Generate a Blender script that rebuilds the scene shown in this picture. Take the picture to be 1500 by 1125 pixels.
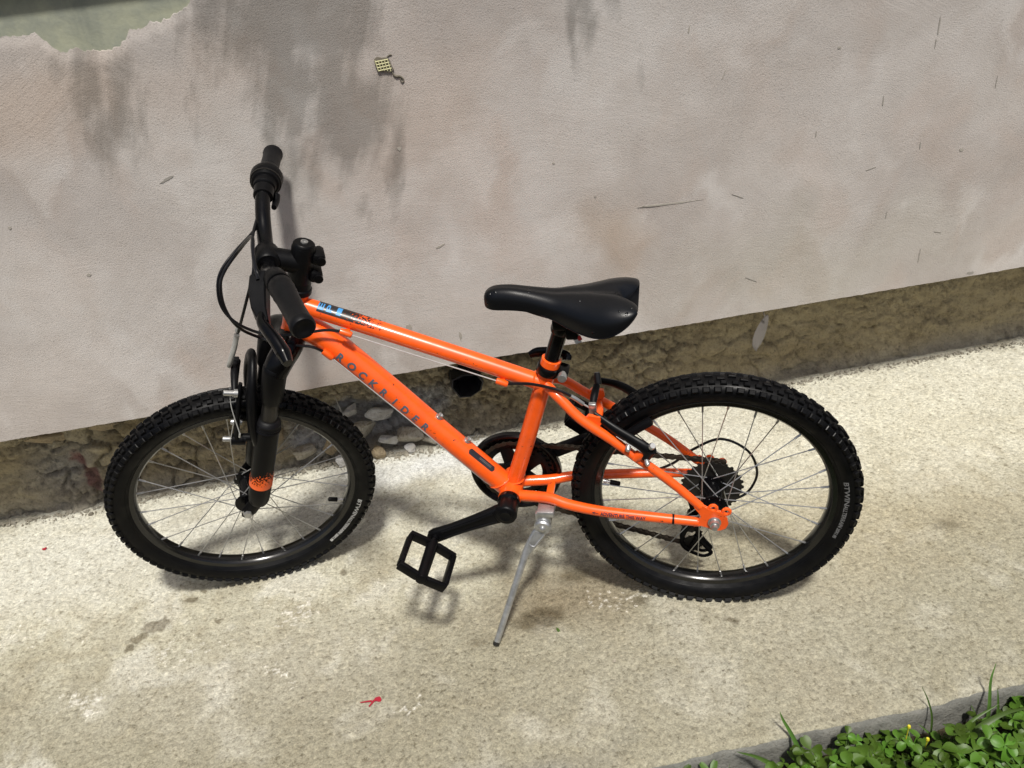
import bpy, bmesh, math, random
import numpy as np
from mathutils import Matrix, Vector, noise as mnoise

# ------------------------------------------------------------------ scene, camera, light
for o in list(bpy.data.objects):
    bpy.data.objects.remove(o)
scene = bpy.context.scene
COL = scene.collection
PI = math.pi
cos, sin, rad = math.cos, math.sin, math.radians

cam_d = bpy.data.cameras.new("camera")
cam = bpy.data.objects.new("camera", cam_d)
COL.objects.link(cam)
cam_d.sensor_width = 36.0
cam_d.lens = 36.0 * 1216.37 / 1500.0
cam_d.clip_start = 0.02
cam_d.clip_end = 500.0
RIGHT = Vector((-0.98343, -0.15379, -0.09597))
DOWN = Vector((-0.00086, 0.53336, -0.84589))
FWD = Vector((0.18128, -0.83179, -0.52465))
cm = Matrix((
    (RIGHT.x, -DOWN.x, -FWD.x, 0.0819),
    (RIGHT.y, -DOWN.y, -FWD.y, 1.1638),
    (RIGHT.z, -DOWN.z, -FWD.z, 1.20884),
    (0, 0, 0, 1)))
cam.matrix_world = cm
scene.camera = cam

SUN_DIR = Vector((0.20, -0.46, -1.0)).normalized()      # the way the light travels
world = bpy.data.worlds.new("World")
scene.world = world
world.use_nodes = True
wn = world.node_tree
bg = wn.nodes["Background"]
sky = wn.nodes.new("ShaderNodeTexSky")
sky.sky_type = 'NISHITA'
sky.sun_disc = False
sky.sun_elevation = math.asin(-SUN_DIR.z)
sky.sun_rotation = math.atan2(-SUN_DIR.x, -SUN_DIR.y)
sky.air_density = 1.0
sky.dust_density = 4.0
sky.ozone_density = 0.6
wn.links.new(sky.outputs[0], bg.inputs[0])
bg.inputs[1].default_value = 0.078
sun_d = bpy.data.lights.new("sun", 'SUN')
sun_d.energy = 4.2
sun_d.angle = rad(6.0)
sun_d.color = (1.0, 0.965, 0.90)
sun = bpy.data.objects.new("sun", sun_d)
COL.objects.link(sun)
sun.rotation_euler = SUN_DIR.to_track_quat('-Z', 'Y').to_euler()
sun.location = (0, 1, 4)
vs = scene.view_settings
vs.view_transform = 'Standard'
vs.look = 'None'
vs.gamma = 1.0
vs.use_curve_mapping = False
vs.exposure = 0.12
scene.render.engine = 'CYCLES'

random.seed(5)
rng = np.random.default_rng(5)

# ------------------------------------------------------------------ materials
class NT:
    """tiny helper around a material's node tree"""
    def __init__(self, name):
        self.m = bpy.data.materials.new(name)
        self.m.use_nodes = True
        self.t = self.m.node_tree
        self.b = self.t.nodes["Principled BSDF"]
        self.tc = None
    def n(self, typ, **kw):
        x = self.t.nodes.new(typ)
        for k, v in kw.items():
            setattr(x, k, v)
        return x
    def link(self, a, b):
        self.t.links.new(a, b)
    def coord(self):
        if self.tc is None:
            self.tc = self.n("ShaderNodeTexCoord")
        return self.tc.outputs["Object"]
    def mapping(self, scale=(1, 1, 1), rot=(0, 0, 0), loc=(0, 0, 0), src=None):
        mp = self.n("ShaderNodeMapping")
        mp.inputs["Scale"].default_value = scale
        mp.inputs["Rotation"].default_value = rot
        mp.inputs["Location"].default_value = loc
        self.link(src or self.coord(), mp.inputs["Vector"])
        return mp.outputs[0]
    def noise(self, scale, detail=4, rough=0.55, vec=None, dist=0.0):
        x = self.n("ShaderNodeTexNoise")
        x.inputs["Scale"].default_value = scale
        x.inputs["Detail"].default_value = detail
        x.inputs["Roughness"].default_value = rough
        x.inputs["Distortion"].default_value = dist
        self.link(vec or self.coord(), x.inputs["Vector"])
        return x.outputs["Fac"]
    def voro(self, scale, feature='F1', vec=None, out="Distance", rnd=1.0):
        x = self.n("ShaderNodeTexVoronoi", feature=feature)
        x.inputs["Scale"].default_value = scale
        x.inputs["Randomness"].default_value = rnd
        self.link(vec or self.coord(), x.inputs["Vector"])
        return x.outputs[out]
    def ramp(self, fac, stops):
        r = self.n("ShaderNodeValToRGB")
        e = r.color_ramp.elements
        while len(e) < len(stops):
            e.new(0.5)
        for i, (p, c) in enumerate(stops):
            e[i].position = p
            e[i].color = (c, c, c, 1) if not isinstance(c, tuple) else (c[0], c[1], c[2], 1)
        self.link(fac, r.inputs[0])
        return r.outputs[0]
    def math(self, op, a, b=None, clamp=False):
        x = self.n("ShaderNodeMath", operation=op)
        x.use_clamp = clamp
        for i, v in enumerate((a, b)):
            if v is None:
                continue
            if isinstance(v, (int, float)):
                x.inputs[i].default_value = v
            else:
                self.link(v, x.inputs[i])
        return x.outputs[0]
    def mix(self, fac, a, b, mode='MIX'):
        x = self.n("ShaderNodeMix", data_type='RGBA', blend_type=mode)
        x.clamp_factor = True
        for s, v in ((x.inputs[0], fac), (x.inputs[6], a), (x.inputs[7], b)):
            if isinstance(v, (int, float)):
                s.default_value = v
            elif isinstance(v, tuple):
                s.default_value = (v[0], v[1], v[2], 1)
            else:
                self.link(v, s)
        return x.outputs[2]
    def ellipse(self, cx, cy, rx, ry, vec, axes=(0, 2), rot=0.0, soft=0.6):
        """soft-edged mask (1 inside) around a point of a surface's own coordinates"""
        sep = self.n("ShaderNodeSeparateXYZ")
        self.link(vec, sep.inputs[0])
        a = self.math('SUBTRACT', sep.outputs[axes[0]], cx)
        b = self.math('SUBTRACT', sep.outputs[axes[1]], cy)
        if rot:
            c, s = cos(rot), sin(rot)
            a, b = (self.math('ADD', self.math('MULTIPLY', a, c), self.math('MULTIPLY', b, s)),
                    self.math('SUBTRACT', self.math('MULTIPLY', b, c), self.math('MULTIPLY', a, s)))
        a = self.math('MULTIPLY', a, 1.0 / rx)
        b = self.math('MULTIPLY', b, 1.0 / ry)
        d = self.math('SQRT', self.math('ADD', self.math('MULTIPLY', a, a), self.math('MULTIPLY', b, b)))
        mr = self.n("ShaderNodeMapRange", interpolation_type='SMOOTHSTEP')
        self.link(d, mr.inputs[0])
        mr.inputs[1].default_value = 1.0 + soft
        mr.inputs[2].default_value = max(0.0, 1.0 - soft)
        mr.inputs[3].default_value = 0.0
        mr.inputs[4].default_value = 1.0
        return mr.outputs[0]
    def warp(self, amount, scale, detail=3):
        """surface coordinates shaken by noise, for ragged stain edges"""
        x = self.n("ShaderNodeTexNoise")
        x.inputs["Scale"].default_value = scale
        x.inputs["Detail"].default_value = detail
        self.link(self.coord(), x.inputs["Vector"])
        v = self.n("ShaderNodeVectorMath", operation='SUBTRACT')
        self.link(x.outputs["Color"], v.inputs[0])
        v.inputs[1].default_value = (0.5, 0.5, 0.5)
        v2 = self.n("ShaderNodeVectorMath", operation='SCALE')
        self.link(v.outputs[0], v2.inputs[0])
        v2.inputs["Scale"].default_value = amount
        v3 = self.n("ShaderNodeVectorMath", operation='ADD')
        self.link(self.coord(), v3.inputs[0])
        self.link(v2.outputs[0], v3.inputs[1])
        return v3.outputs[0]
    def bump(self, h, strength=0.5, dist=0.002, prev=None):
        x = self.n("ShaderNodeBump")
        x.inputs["Strength"].default_value = strength
        x.inputs["Distance"].default_value = dist
        self.link(h, x.inputs["Height"])
        if prev is not None:
            self.link(prev, x.inputs["Normal"])
        return x.outputs[0]
    def setv(self, **kw):
        names = dict(color="Base Color", rough="Roughness", metal="Metallic", coat="Coat Weight",
                     coatr="Coat Roughness", spec="Specular IOR Level", normal="Normal", alpha="Alpha",
                     sub="Subsurface Weight", sheen="Sheen Weight")
        for k, v in kw.items():
            s = self.b.inputs[names[k]]
            if isinstance(v, (int, float)):
                s.default_value = v
            elif isinstance(v, tuple):
                s.default_value = (v[0], v[1], v[2], 1)
            else:
                self.link(v, s)
        return self

def simple(name, color, rough=0.5, metal=0.0, coat=0.0, spec=0.5, dirt=0.25, bump=0.0, bscale=400):
    t = NT(name)
    f = t.noise(60, 5, 0.65)
    c = t.mix(t.ramp(f, [(0.35, 0.0), (0.75, 1.0)]), color,
              tuple(min(1, x * (1 - dirt) + min(0.06, 2.5 * x) * dirt) for x in color))
    r = t.math('ADD', t.math('MULTIPLY', t.noise(45, 4), 0.22), rough - 0.11)
    t.setv(color=c, rough=r, metal=metal, coat=coat, spec=spec)
    if bump:
        t.setv(normal=t.bump(t.noise(bscale, 3), bump, 0.0006))
    return t.m

M = {}
# orange enamel with chips and grime
t = NT("orange_paint")
ch = t.ramp(t.noise(170, 3, 0.6), [(0.655, 0.0), (0.69, 1.0)])
ch2 = t.math('MULTIPLY', ch, t.ramp(t.noise(14, 2), [(0.48, 0.0), (0.62, 1.0)]))
sc = t.ramp(t.noise(70, 4, 0.7, vec=t.mapping((1, 1, 6), (0.3, 0.9, 0.2))), [(0.60, 0.0), (0.70, 0.6)])
sc = t.math('MULTIPLY', sc, t.ramp(t.noise(9, 2), [(0.5, 0.0), (0.65, 1.0)]))
grime = t.ramp(t.noise(22, 6, 0.75), [(0.42, 0.0), (0.74, 0.6)])
c = t.mix(grime, (0.90, 0.106, 0.008), (0.58, 0.062, 0.008))
c = t.mix(sc, c, (0.22, 0.05, 0.02))
c = t.mix(ch2, c, (0.03, 0.02, 0.015))
t.setv(color=c, rough=t.math('ADD', t.math('MULTIPLY', t.noise(80, 4), 0.2), 0.24), coat=0.35, coatr=0.12)
M['orange'] = t.m
M['orange_plastic'] = simple("orange_plastic", (0.90, 0.13, 0.02), 0.4)
M['black'] = simple("black_paint", (0.0024, 0.0024, 0.0028), 0.40, spec=0.14, dirt=0.35)
M['gloss'] = simple("gloss_black_paint", (0.0022, 0.0022, 0.0026), 0.22, spec=0.20, dirt=0.3)
M['plastic'] = simple("black_plastic", (0.0024, 0.0024, 0.0028), 0.40, spec=0.14, bump=0.25, bscale=900, dirt=0.5)
M['rubber'] = simple("grip_rubber", (0.0034, 0.0034, 0.0040), 0.46, spec=0.16, bump=0.2, bscale=700, dirt=0.5)
# tyre rubber, wet-looking in patches
t = NT("tyre_rubber")
wet = t.ramp(t.noise(30, 4, 0.6), [(0.42, 0.0), (0.62, 1.0)])
dust = t.ramp(t.noise(75, 5, 0.7), [(0.58, 0.0), (0.78, 0.5)])
t.setv(color=t.mix(dust, (0.0020, 0.0020, 0.0024), (0.009, 0.0085, 0.0075)),
       rough=t.math('SUBTRACT', 0.58, t.math('MULTIPLY', wet, 0.25)), spec=0.16)
fine = t.noise(500, 3)
t.setv(normal=t.bump(fine, 0.25, 0.0006))
M['tyre'] = t.m
t = NT("saddle_vinyl")
drops = t.ramp(t.voro(75, 'SMOOTH_F1'), [(0.10, 1.0), (0.17, 0.0)])
drops = t.math('MULTIPLY', drops, t.ramp(t.noise(28, 2), [(0.54, 0.0), (0.6, 1.0)]))
t.setv(color=(0.0024, 0.0028, 0.0040), spec=0.34,
       rough=t.math('SUBTRACT', 0.33, t.math('MULTIPLY', drops, 0.25)))
g = t.bump(t.noise(650, 2), 0.22, 0.0007)
t.setv(normal=t.bump(drops, 0.6, 0.0015, g))
M['saddle'] = t.m
M['rim'] = simple("rim_black", (0.004, 0.004, 0.004), 0.22, spec=0.45, coat=0.1, dirt=0.5)
M['steel'] = simple("zinc_steel", (0.50, 0.50, 0.49), 0.34, metal=0.8, dirt=0.35)
M['spoke'] = simple("spoke_steel", (0.50, 0.50, 0.50), 0.3, metal=0.8, dirt=0.2)
M['alloy'] = simple("kickstand_alloy", (0.56, 0.57, 0.58), 0.42, metal=0.85, dirt=0.55, bump=0.25, bscale=250)
M['wire'] = simple("cable_wire", (0.55, 0.55, 0.53), 0.4, metal=0.5)
M['rust'] = simple("oily_chain_steel", (0.030, 0.022, 0.016), 0.5, metal=0.5, dirt=0.5)
M['cog'] = simple("dark_sprocket_steel", (0.020, 0.019, 0.017), 0.45, metal=0.6, dirt=0.4)
M['cable'] = simple("cable_housing", (0.004, 0.004, 0.005), 0.32, spec=0.35, dirt=0.2)
M['smoke'] = simple("grimy_stanchion", (0.045, 0.042, 0.038), 0.35, metal=0.7, dirt=0.4)
M['ltr'] = simple("slate_blue_print", (0.075, 0.100, 0.135), 0.5, dirt=0.4)
M['ltr2'] = simple("navy_print", (0.035, 0.022, 0.05), 0.5, dirt=0.4)
M['white'] = simple("white_print", (0.62, 0.62, 0.60), 0.6, dirt=0.45)
M['grey_print'] = simple("worn_grey_print", (0.20, 0.20, 0.20), 0.6, dirt=0.6)
M['blue'] = simple("cyan_blue_print", (0.045, 0.27, 0.60), 0.45, dirt=0.2)
M['sticker'] = simple("black_sticker", (0.014, 0.013, 0.016), 0.35, coat=0.3)
# splatter: print that breaks up into specks along one direction
def splatter(name, fg, ax, lo, hi, bias=0.5):
    t = NT(name)
    sep = t.n("ShaderNodeSeparateXYZ"); t.link(t.coord(), sep.inputs[0])
    mr = t.n("ShaderNodeMapRange"); t.link(sep.outputs[ax], mr.inputs[0])
    mr.inputs[1].default_value = lo; mr.inputs[2].default_value = hi
    f = t.math('SUBTRACT', t.noise(330, 3, 0.6), t.math('MULTIPLY', t.math('SUBTRACT', mr.outputs[0], bias), 0.32))
    k = t.ramp(f, [(0.485, 0.0), (0.50, 1.0)])
    t.setv(color=fg, rough=0.35, alpha=k)
    return t.m
M['splat_black'] = splatter("speckled_black_print", (0.014, 0.010, 0.010), 0, 0.034, -0.036)
M['splat_orange'] = splatter("speckled_orange_print", (0.80, 0.11, 0.01), 2, -0.014, 0.016, 0.30)

# ------------------------------------------------------------------ mesh builder
POS = {}      # absolute (bike- or wall-frame) origin of every built object
I4 = Matrix.Identity(4)

def V(*a):
    return Vector(a)

def catmull(pts, n=8):
    P = [Vector(q) for q in pts]
    if len(P) < 3:
        return P
    out = []
    for i in range(len(P) - 1):
        p0 = P[i - 1] if i > 0 else P[0] * 2 - P[1]
        p1, p2 = P[i], P[i + 1]
        p3 = P[i + 2] if i + 2 < len(P) else P[-1] * 2 - P[-2]
        for k in range(n):
            s = k / n
            out.append(0.5 * ((2 * p1) + (p2 - p0) * s + (2 * p0 - 5 * p1 + 4 * p2 - p3) * s * s
                              + (3 * p1 - p0 - 3 * p2 + p3) * s ** 3))
    out.append(P[-1])
    return out

def lerp_list(vals, n):
    """resample a list of radii to n entries"""
    x = np.linspace(0, len(vals) - 1, n)
    return list(np.interp(x, range(len(vals)), vals))

class MB:
    def __init__(self, T=I4):
        self.v, self.f, self.T = [], [], T
    def add(self, vs_, fs_, T=None):
        o = len(self.v)
        if T is not None:
            vs_ = [T @ Vector(q) for q in vs_]
        self.v += [Vector(q) for q in vs_]
        self.f += [tuple(i + o for i in f) for f in fs_]
    def rings(self, rings, closed_ring=True, cap=True, loop=False):
        n = len(rings[0])
        o = len(self.v)
        for r in rings:
            self.v += [Vector(q) for q in r]
        m = len(rings)
        for i in range(m if loop else m - 1):
            a, b = o + i * n, o + ((i + 1) % m) * n
            for k in range(n if closed_ring else n - 1):
                k2 = (k + 1) % n
                self.f.append((a + k, a + k2, b + k2, b + k))
        if cap and not loop and closed_ring:
            self.f.append(tuple(o + k for k in reversed(range(n))))
            self.f.append(tuple(o + (m - 1) * n + k for k in range(n)))
    def tube(self, pts, r, seg=12, smooth=0, cap=True, flat=1.0, up=None, loop=False):
        """a round (or flattened) tube along a path, r a number or a list of radii"""
        P = catmull(pts, smooth) if smooth else [Vector(q) for q in pts]
        R_ = lerp_list(r, len(P)) if isinstance(r, (list, tuple)) else [r] * len(P)
        tang = []
        for i in range(len(P)):
            if loop:
                d = P[(i + 1) % len(P)] - P[i - 1]
            else:
                d = P[min(i + 1, len(P) - 1)] - P[max(i - 1, 0)]
            tang.append(d.normalized())
        ref = Vector(up) if up is not None else (Vector((0, 1, 0)) if abs(tang[0].y) < 0.9 else Vector((0, 0, 1)))
        nrm = (ref - tang[0] * ref.dot(tang[0])).normalized()
        rr = []
        for i, q in enumerate(P):
            if up is not None:
                nrm = (ref - tang[i] * ref.dot(tang[i])).normalized()
            else:
                nrm = (nrm - tang[i] * nrm.dot(tang[i])).normalized()
            bn = tang[i].cross(nrm)
            rr.append([q + (nrm * cos(2 * PI * k / seg) * flat + bn * sin(2 * PI * k / seg)) * R_[i]
                       for k in range(seg)])
        self.rings(rr, cap=cap, loop=loop)
        return self
    def lathe(self, prof, org, axis, seg=24, cap=True, loop=False):
        """profile of (distance along axis, radius)"""
        a = Vector(axis).normalized()
        ref = Vector((0, 0, 1)) if abs(a.z) < 0.9 else Vector((1, 0, 0))
        e1 = (ref - a * ref.dot(a)).normalized()
        e2 = a.cross(e1)
        o = Vector(org)
        rr = [[o + a * d + (e1 * cos(2 * PI * k / seg) + e2 * sin(2 * PI * k / seg)) * r for k in range(seg)]
              for d, r in prof]
        self.rings(rr, cap=cap, loop=loop)
        return self
    def box(self, c, size, R3=None, bevel=0.0, seg=2):
        bm = bmesh.new()
        bmesh.ops.create_cube(bm, size=1.0)
        for v in bm.verts:
            v.co = Vector((v.co.x * size[0], v.co.y * size[1], v.co.z * size[2]))
        if bevel:
            bmesh.ops.bevel(bm, geom=list(bm.edges), offset=bevel, segments=seg, affect='EDGES', profile=0.5)
        T = Matrix.Translation(Vector(c)) @ (R3.to_4x4() if R3 is not None else I4)
        bm.verts.index_update()
        self.add([v.co.copy() for v in bm.verts], [[v.index for v in f.verts] for f in bm.faces], T)
        bm.free()
        return self
    def prism(self, poly, e1, e2, org, thick, nrm):
        """polygon in the (e1, e2) plane, extruded by thick along nrm (centred)"""
        e1, e2, nrm, org = Vector(e1), Vector(e2), Vector(nrm), Vector(org)
        a = [org + e1 * x + e2 * y - nrm * thick / 2 for x, y in poly]
        b = [q + nrm * thick for q in a]
        self.rings([a, b])
        return self
    def ball(self, c, r, seg=12, sq=(1, 1, 1)):
        c = Vector(c)
        rr = []
        for i in range(1, seg // 2):
            th = PI * i / (seg // 2)
            rr.append([c + Vector((sin(th) * cos(2 * PI * k / seg) * r * sq[0],
                                   sin(th) * sin(2 * PI * k / seg) * r * sq[1], cos(th) * r * sq[2])) for k in range(seg)])
        self.rings(rr)
        return self
    def build(self, name, m, parent=None, label=None, sharp=40, kind=None, solid=True, keep=False):
        pts = [self.T @ q for q in self.v]
        c = Vector() if keep else sum(pts, Vector()) / len(pts)
        me = bpy.data.meshes.new(name)
        me.from_pydata([q - c for q in pts], [], self.f)
        if solid:
            bm = bmesh.new(); bm.from_mesh(me)
            bmesh.ops.recalc_face_normals(bm, faces=bm.faces)
            bm.to_mesh(me); bm.free()
        me.polygons.foreach_set("use_smooth", [True] * len(me.polygons))
        me.set_sharp_from_angle(angle=rad(sharp))
        me.materials.append(m)
        o = bpy.data.objects.new(name, me)
        COL.objects.link(o)
        put(o, c, parent)
        if label: o["label"] = label
        if kind: o["kind"] = kind
        return o

def put(o, pos, parent):
    """place an object whose absolute origin (in its thing's frame) is pos under its parent"""
    POS[o.name] = Vector(pos)
    if parent is not None:
        o.parent = parent
        o.location = Vector(pos) - POS.get(parent.name, Vector())
    else:
        o.location = pos

def tag(o, label, cat, group=None):
    o["label"] = label
    o["category"] = cat
    if group: o["group"] = group
    return o

def root(name, loc, rot=(0, 0, 0)):
    o = bpy.data.objects.new(name, None)
    o.empty_display_size = 0.1
    o.location = loc
    o.rotation_euler = rot
    COL.objects.link(o)
    POS[o.name] = Vector((0, 0, 0))
    return o

def fbm(x, y, z, oct_=4):
    return mnoise.fractal(Vector((x, y, z)), 1.0, 2.0, oct_)

# ------------------------------------------------------------------ the wall and the ground
# wall frame: X along the wall to the right of the picture, Y into the wall, Z up
WTH = 0.32863
WROT = (0, 0, WTH + PI)
WORG = (0.45, 0, 0)
def wall_to_world(u, y, z):
    return Vector(WORG) + Matrix.Rotation(WTH + PI, 3, 'Z') @ Vector((u, y, z))
YP = 0.340        # plaster face (outer skin of the insulated facade)
YG = 0.3455        # green painted skin behind the plaster
YF = 0.535        # footing face under the overhang
ZE = 0.3138       # lower edge of the plaster

def smooth01(x):
    x = min(1.0, max(0.0, x))
    return x * x * (3 - 2 * x)
def ell(x, y, cx, cy, rx, ry, rot=0.0):
    """1 in the middle of an ellipse, 0.5 on its outline, 0 well outside"""
    dx, dy = x - cx, y - cy
    if rot:
        c_, s_ = cos(rot), sin(rot)
        dx, dy = dx * c_ + dy * s_, dy * c_ - dx * s_
    d = math.sqrt((dx / rx) ** 2 + (dy / ry) ** 2)
    return smooth01(1.0 - d * 0.5)
def blend(a, b, k):
    return tuple(p + (q - p) * k for p, q in zip(a, b))
def color_attr(me, name, cols):
    at = me.attributes.new(name, 'FLOAT_COLOR', 'POINT')
    flat = np.ones((len(cols), 4), dtype=np.float32)
    flat[:, :3] = np.array(cols, dtype=np.float32)
    at.data.foreach_set("color", flat.ravel())
def float_attr(me, name, vals):
    at = me.attributes.new(name, 'FLOAT', 'POINT')
    at.data.foreach_set("value", np.array(vals, dtype=np.float32))
def attr(t, name, out="Color"):
    x = t.n("ShaderNodeAttribute")
    x.attribute_name = name
    return x.outputs[out]

# --- plaster material: colour patches come with the mesh, grain and ragged edges from noise
t = NT("grey_lime_plaster")
c = attr(t, "tone")
n1 = t.noise(16, 5, 0.65)
grain = t.noise(380, 3, 0.7)
# trowel sweeps: short arcs whose direction wanders over the wall
wn_ = t.n("ShaderNodeTexNoise"); wn_.inputs["Scale"].default_value = 2.6; wn_.inputs["Detail"].default_value = 1
t.link(t.coord(), wn_.inputs["Vector"])
vr = t.n("ShaderNodeVectorRotate", rotation_type='Y_AXIS')
t.link(t.coord(), vr.inputs["Vector"])
t.link(t.math('MULTIPLY', t.math('SUBTRACT', wn_.outputs["Fac"], 0.5), 1.5), vr.inputs["Angle"])
trowel = t.noise(46, 4, 0.66, vec=t.mapping((0.40, 1, 1.3), src=vr.outputs[0]))
c = t.mix(t.ramp(n1, [(0.40, 0.0), (0.68, 0.45)]), c, t.mix(1.0, c, (0.86, 0.83, 0.80), 'MULTIPLY'))
c = t.mix(t.ramp(trowel, [(0.55, 0.0), (0.75, 0.30)]), c, t.mix(1.0, c, (1.12, 1.115, 1.11), 'MULTIPLY'))
streak = t.noise(30, 4, 0.62, vec=t.mapping((1.0, 1, 0.16), src=t.mapping(rot=(0, -0.38, 0))))
dm = t.math('ADD', attr(t, "damp", "Fac"), t.math('MULTIPLY', t.math('SUBTRACT', streak, 0.5), 1.15))
dm = t.math('ADD', dm, t.math('MULTIPLY', t.math('SUBTRACT', n1, 0.5), 0.55))
dm = t.math('ADD', dm, t.math('MULTIPLY', t.math('SUBTRACT', trowel, 0.5), 0.25))
c = t.mix(t.ramp(dm, [(0.34, 0.0), (0.76, 0.72)]), c, t.mix(1.0, c, (0.47, 0.475, 0.465), 'MULTIPLY'))
c = t.mix(t.ramp(grain, [(0.30, 0.55), (0.43, 0.0)]), c, t.mix(1.0, c, (0.48, 0.46, 0.44), 'MULTIPLY'))
c = t.mix(t.ramp(grain, [(0.58, 0.0), (0.72, 0.35)]), c, t.mix(1.0, c, (1.25, 1.24, 1.22), 'MULTIPLY'))
h = t.math('ADD', t.math('MULTIPLY', grain, 0.42), t.math('MULTIPLY', trowel, 0.24))
h = t.math('ADD', h, t.math('MULTIPLY', n1, 0.25))
t.setv(color=c, rough=0.92, spec=0.12, normal=t.bump(h, 0.55, 0.0045))
M['plaster'] = t.m

t = NT("old_green_wall_paint")
n1 = t.noise(22, 5, 0.62)
c = t.mix(t.ramp(n1, [(0.4, 0.0), (0.65, 1.0)]), (0.335, 0.345, 0.255), (0.25, 0.265, 0.215))
c = t.mix(t.ramp(t.noise(30, 3, 0.6, vec=t.mapping((1, 1, .25))), [(0.5, 0), (0.75, 0.5)]), c, (0.15, 0.165, 0.14))
t.setv(color=c, rough=0.8, normal=t.bump(n1, 0.5, 0.004))
M['green_wall'] = t.m

t = NT("earthy_old_concrete")
c = attr(t, "tone")
n1 = t.noise(34, 5, 0.74)
n2 = t.noise(170, 4, 0.7)
c = t.mix(t.ramp(n1, [(0.50, 0), (0.68, 0.65)]), c, t.mix(1.0, c, (0.48, 0.46, 0.45), 'MULTIPLY'))
c = t.mix(t.ramp(n2, [(0.28, 0.75), (0.46, 0.0)]), c, t.mix(1.0, c, (0.35, 0.34, 0.33), 'MULTIPLY'))
c = t.mix(t.ramp(n2, [(0.60, 0.0), (0.74, 0.6)]), c, t.mix(1.0, c, (1.5, 1.48, 1.45), 'MULTIPLY'))
h = t.math('ADD', t.math('MULTIPLY', n1, 1.0), t.math('MULTIPLY', n2, 0.5))
t.setv(color=c, rough=0.95, spec=0.1, normal=t.bump(h, 0.9, 0.010))
M['earth'] = t.m

def stone_mat(name, a, b):
    t = NT(name)
    n1 = t.noise(40, 5, 0.68)
    c = t.mix(t.ramp(n1, [(0.38, 0), (0.66, 1)]), a, b)
    n2 = t.noise(170, 3, 0.65)
    c = t.mix(t.ramp(n2, [(0.30, 0.6), (0.48, 0.0)]), c, tuple(x * 0.4 for x in a))
    t.setv(color=c, rough=0.92, spec=0.15, normal=t.bump(t.math('ADD', n1, t.math('MULTIPLY', n2, .4)), 0.9, 0.006))
    return t.m
M['stone_a'] = stone_mat("grey_fieldstone", (0.34, 0.30, 0.23), (0.46, 0.43, 0.37))
M['stone_b'] = stone_mat("lime_dusted_stone", (0.60, 0.595, 0.58), (0.40, 0.38, 0.34))
M['stone_c'] = stone_mat("brown_fieldstone", (0.36, 0.285, 0.18), (0.27, 0.22, 0.15))

# --- wall body
wall = root("house_wall", WORG, WROT)
tag(wall, "weathered plastered house wall with damp stains and a recessed rubble footing", "wall")
mb = MB()
mb.box((0.4, YG + 0.11, 1.345), (6.4, 0.22, 2.00))
mb.build("green_wall_face", M['green_wall'], wall, "old grey green painted wall showing above the plaster", keep=True)

# --- plaster coat with a ragged upper edge at the left
def ztop(u):
    xs = [-3.0, -0.88, -0.75, -0.6134, -0.56, -0.5418, -0.4653, -0.445, -0.425, -0.4127, -0.375, -0.34, -0.3084, -0.303, -0.298, -0.282, 3.6]
    zs = [1.07, 1.066, 1.050, 1.0558, 1.056, 1.0333, 1.0184, 1.017, 1.026, 1.0437, 1.050, 1.060, 1.0678, 1.085, 1.13, 2.30, 2.30]
    z = float(np.interp(u, xs, zs))
    if u < -0.295:
        z += 0.009 * fbm(u * 22, 3.1, 0.0, 5) + 0.0045 * fbm(u * 120, 1.0, 2.0, 4)
    return z
CLOUD = [(.2555, .5825, .055, .085, .8, (.60, .575, .55)), (.3699, .5686, .065, .095, .8, (.42, .345, .28)),
         (-.3365, .7359, .15, .17, .6, (.56, .535, .505)), (-.5875, .9497, .16, .09, .7, (.47, .385, .32)),
         (.0446, .8288, .11, .13, .55, (.47, .395, .34)), (.8346, .4199, .33, .09, .45, (.43, .41, .345)),
         (-.0484, .5035, .20, .11, .5, (.57, .54, .51)), (-.699, .5965, .19, .13, .6, (.57, .54, .51)),
         (.62, .78, .25, .16, .35, (.49, .46, .43)), (-.30, .95, .07, .07, .5, (.47, .40, .35)),
         (.30, .40, .18, .06, .45, (.54, .49, .45)), (-.80, .43, .2, .07, .4, (.55, .50, .46)), (1.0, .62, .2, .2, .3, (.46, .43, .41))]
DAMP = [(-.1506, 1.0426, .17, .105, 1.0, 0.0), (-.1785, .9218, .075, .14, .85, -.2), (-.0949, .866, .095, .085, .9, .5),
        (-.225, .8288, .020, .13, .7, -.12), (-.515, .9915, .036, .09, .85, .45), (-.4800, .9218, .040, .10, .85, .45),
        (-.4388, .8846, .018, .085, .6, .4), (.328, .9497, .014, .12, .75, 0), (.3559, .9868, .020, .075, .7, 0),
        (.407, 1.0054, .017, .056, .65, 0), (-.0205, .7638, .020, .12, .7, .18), (-.1878, .801, .028, .093, .6, .1),
        (-.2389, 1.0147, .04, .09, .8, .1), (-.0716, .9961, .05, .085, .85, 0), (-.165, .78, .018, .08, .6, .05), (-.10, .70, .03, .05, .45, .3),
        (-.345, .93, .015, .07, .5, .3), (.46, .90, .012, .10, .4, 0), (.70, 1.02, .02, .09, .4, 0), (-.25, .62, .025, .06, .35, 0)]
us = list(np.arange(-2.8, -1.2, 0.03)) + list(np.arange(-1.2, -0.280, 0.0032)) + list(np.arange(-0.280, 1.7, 0.010)) + list(np.arange(1.7, 3.6, 0.05))
rows = [k / 84 for k in range(85)]
def plaster_y(u, z):
    return YP - 0.0020 * fbm(u * 2.2, z * 2.2, 5.0, 3) - 0.0008 * fbm(u * 11, z * 11, 9.0, 3)
vs_, fs_, tone, dampv = [], [], [], []
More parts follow.
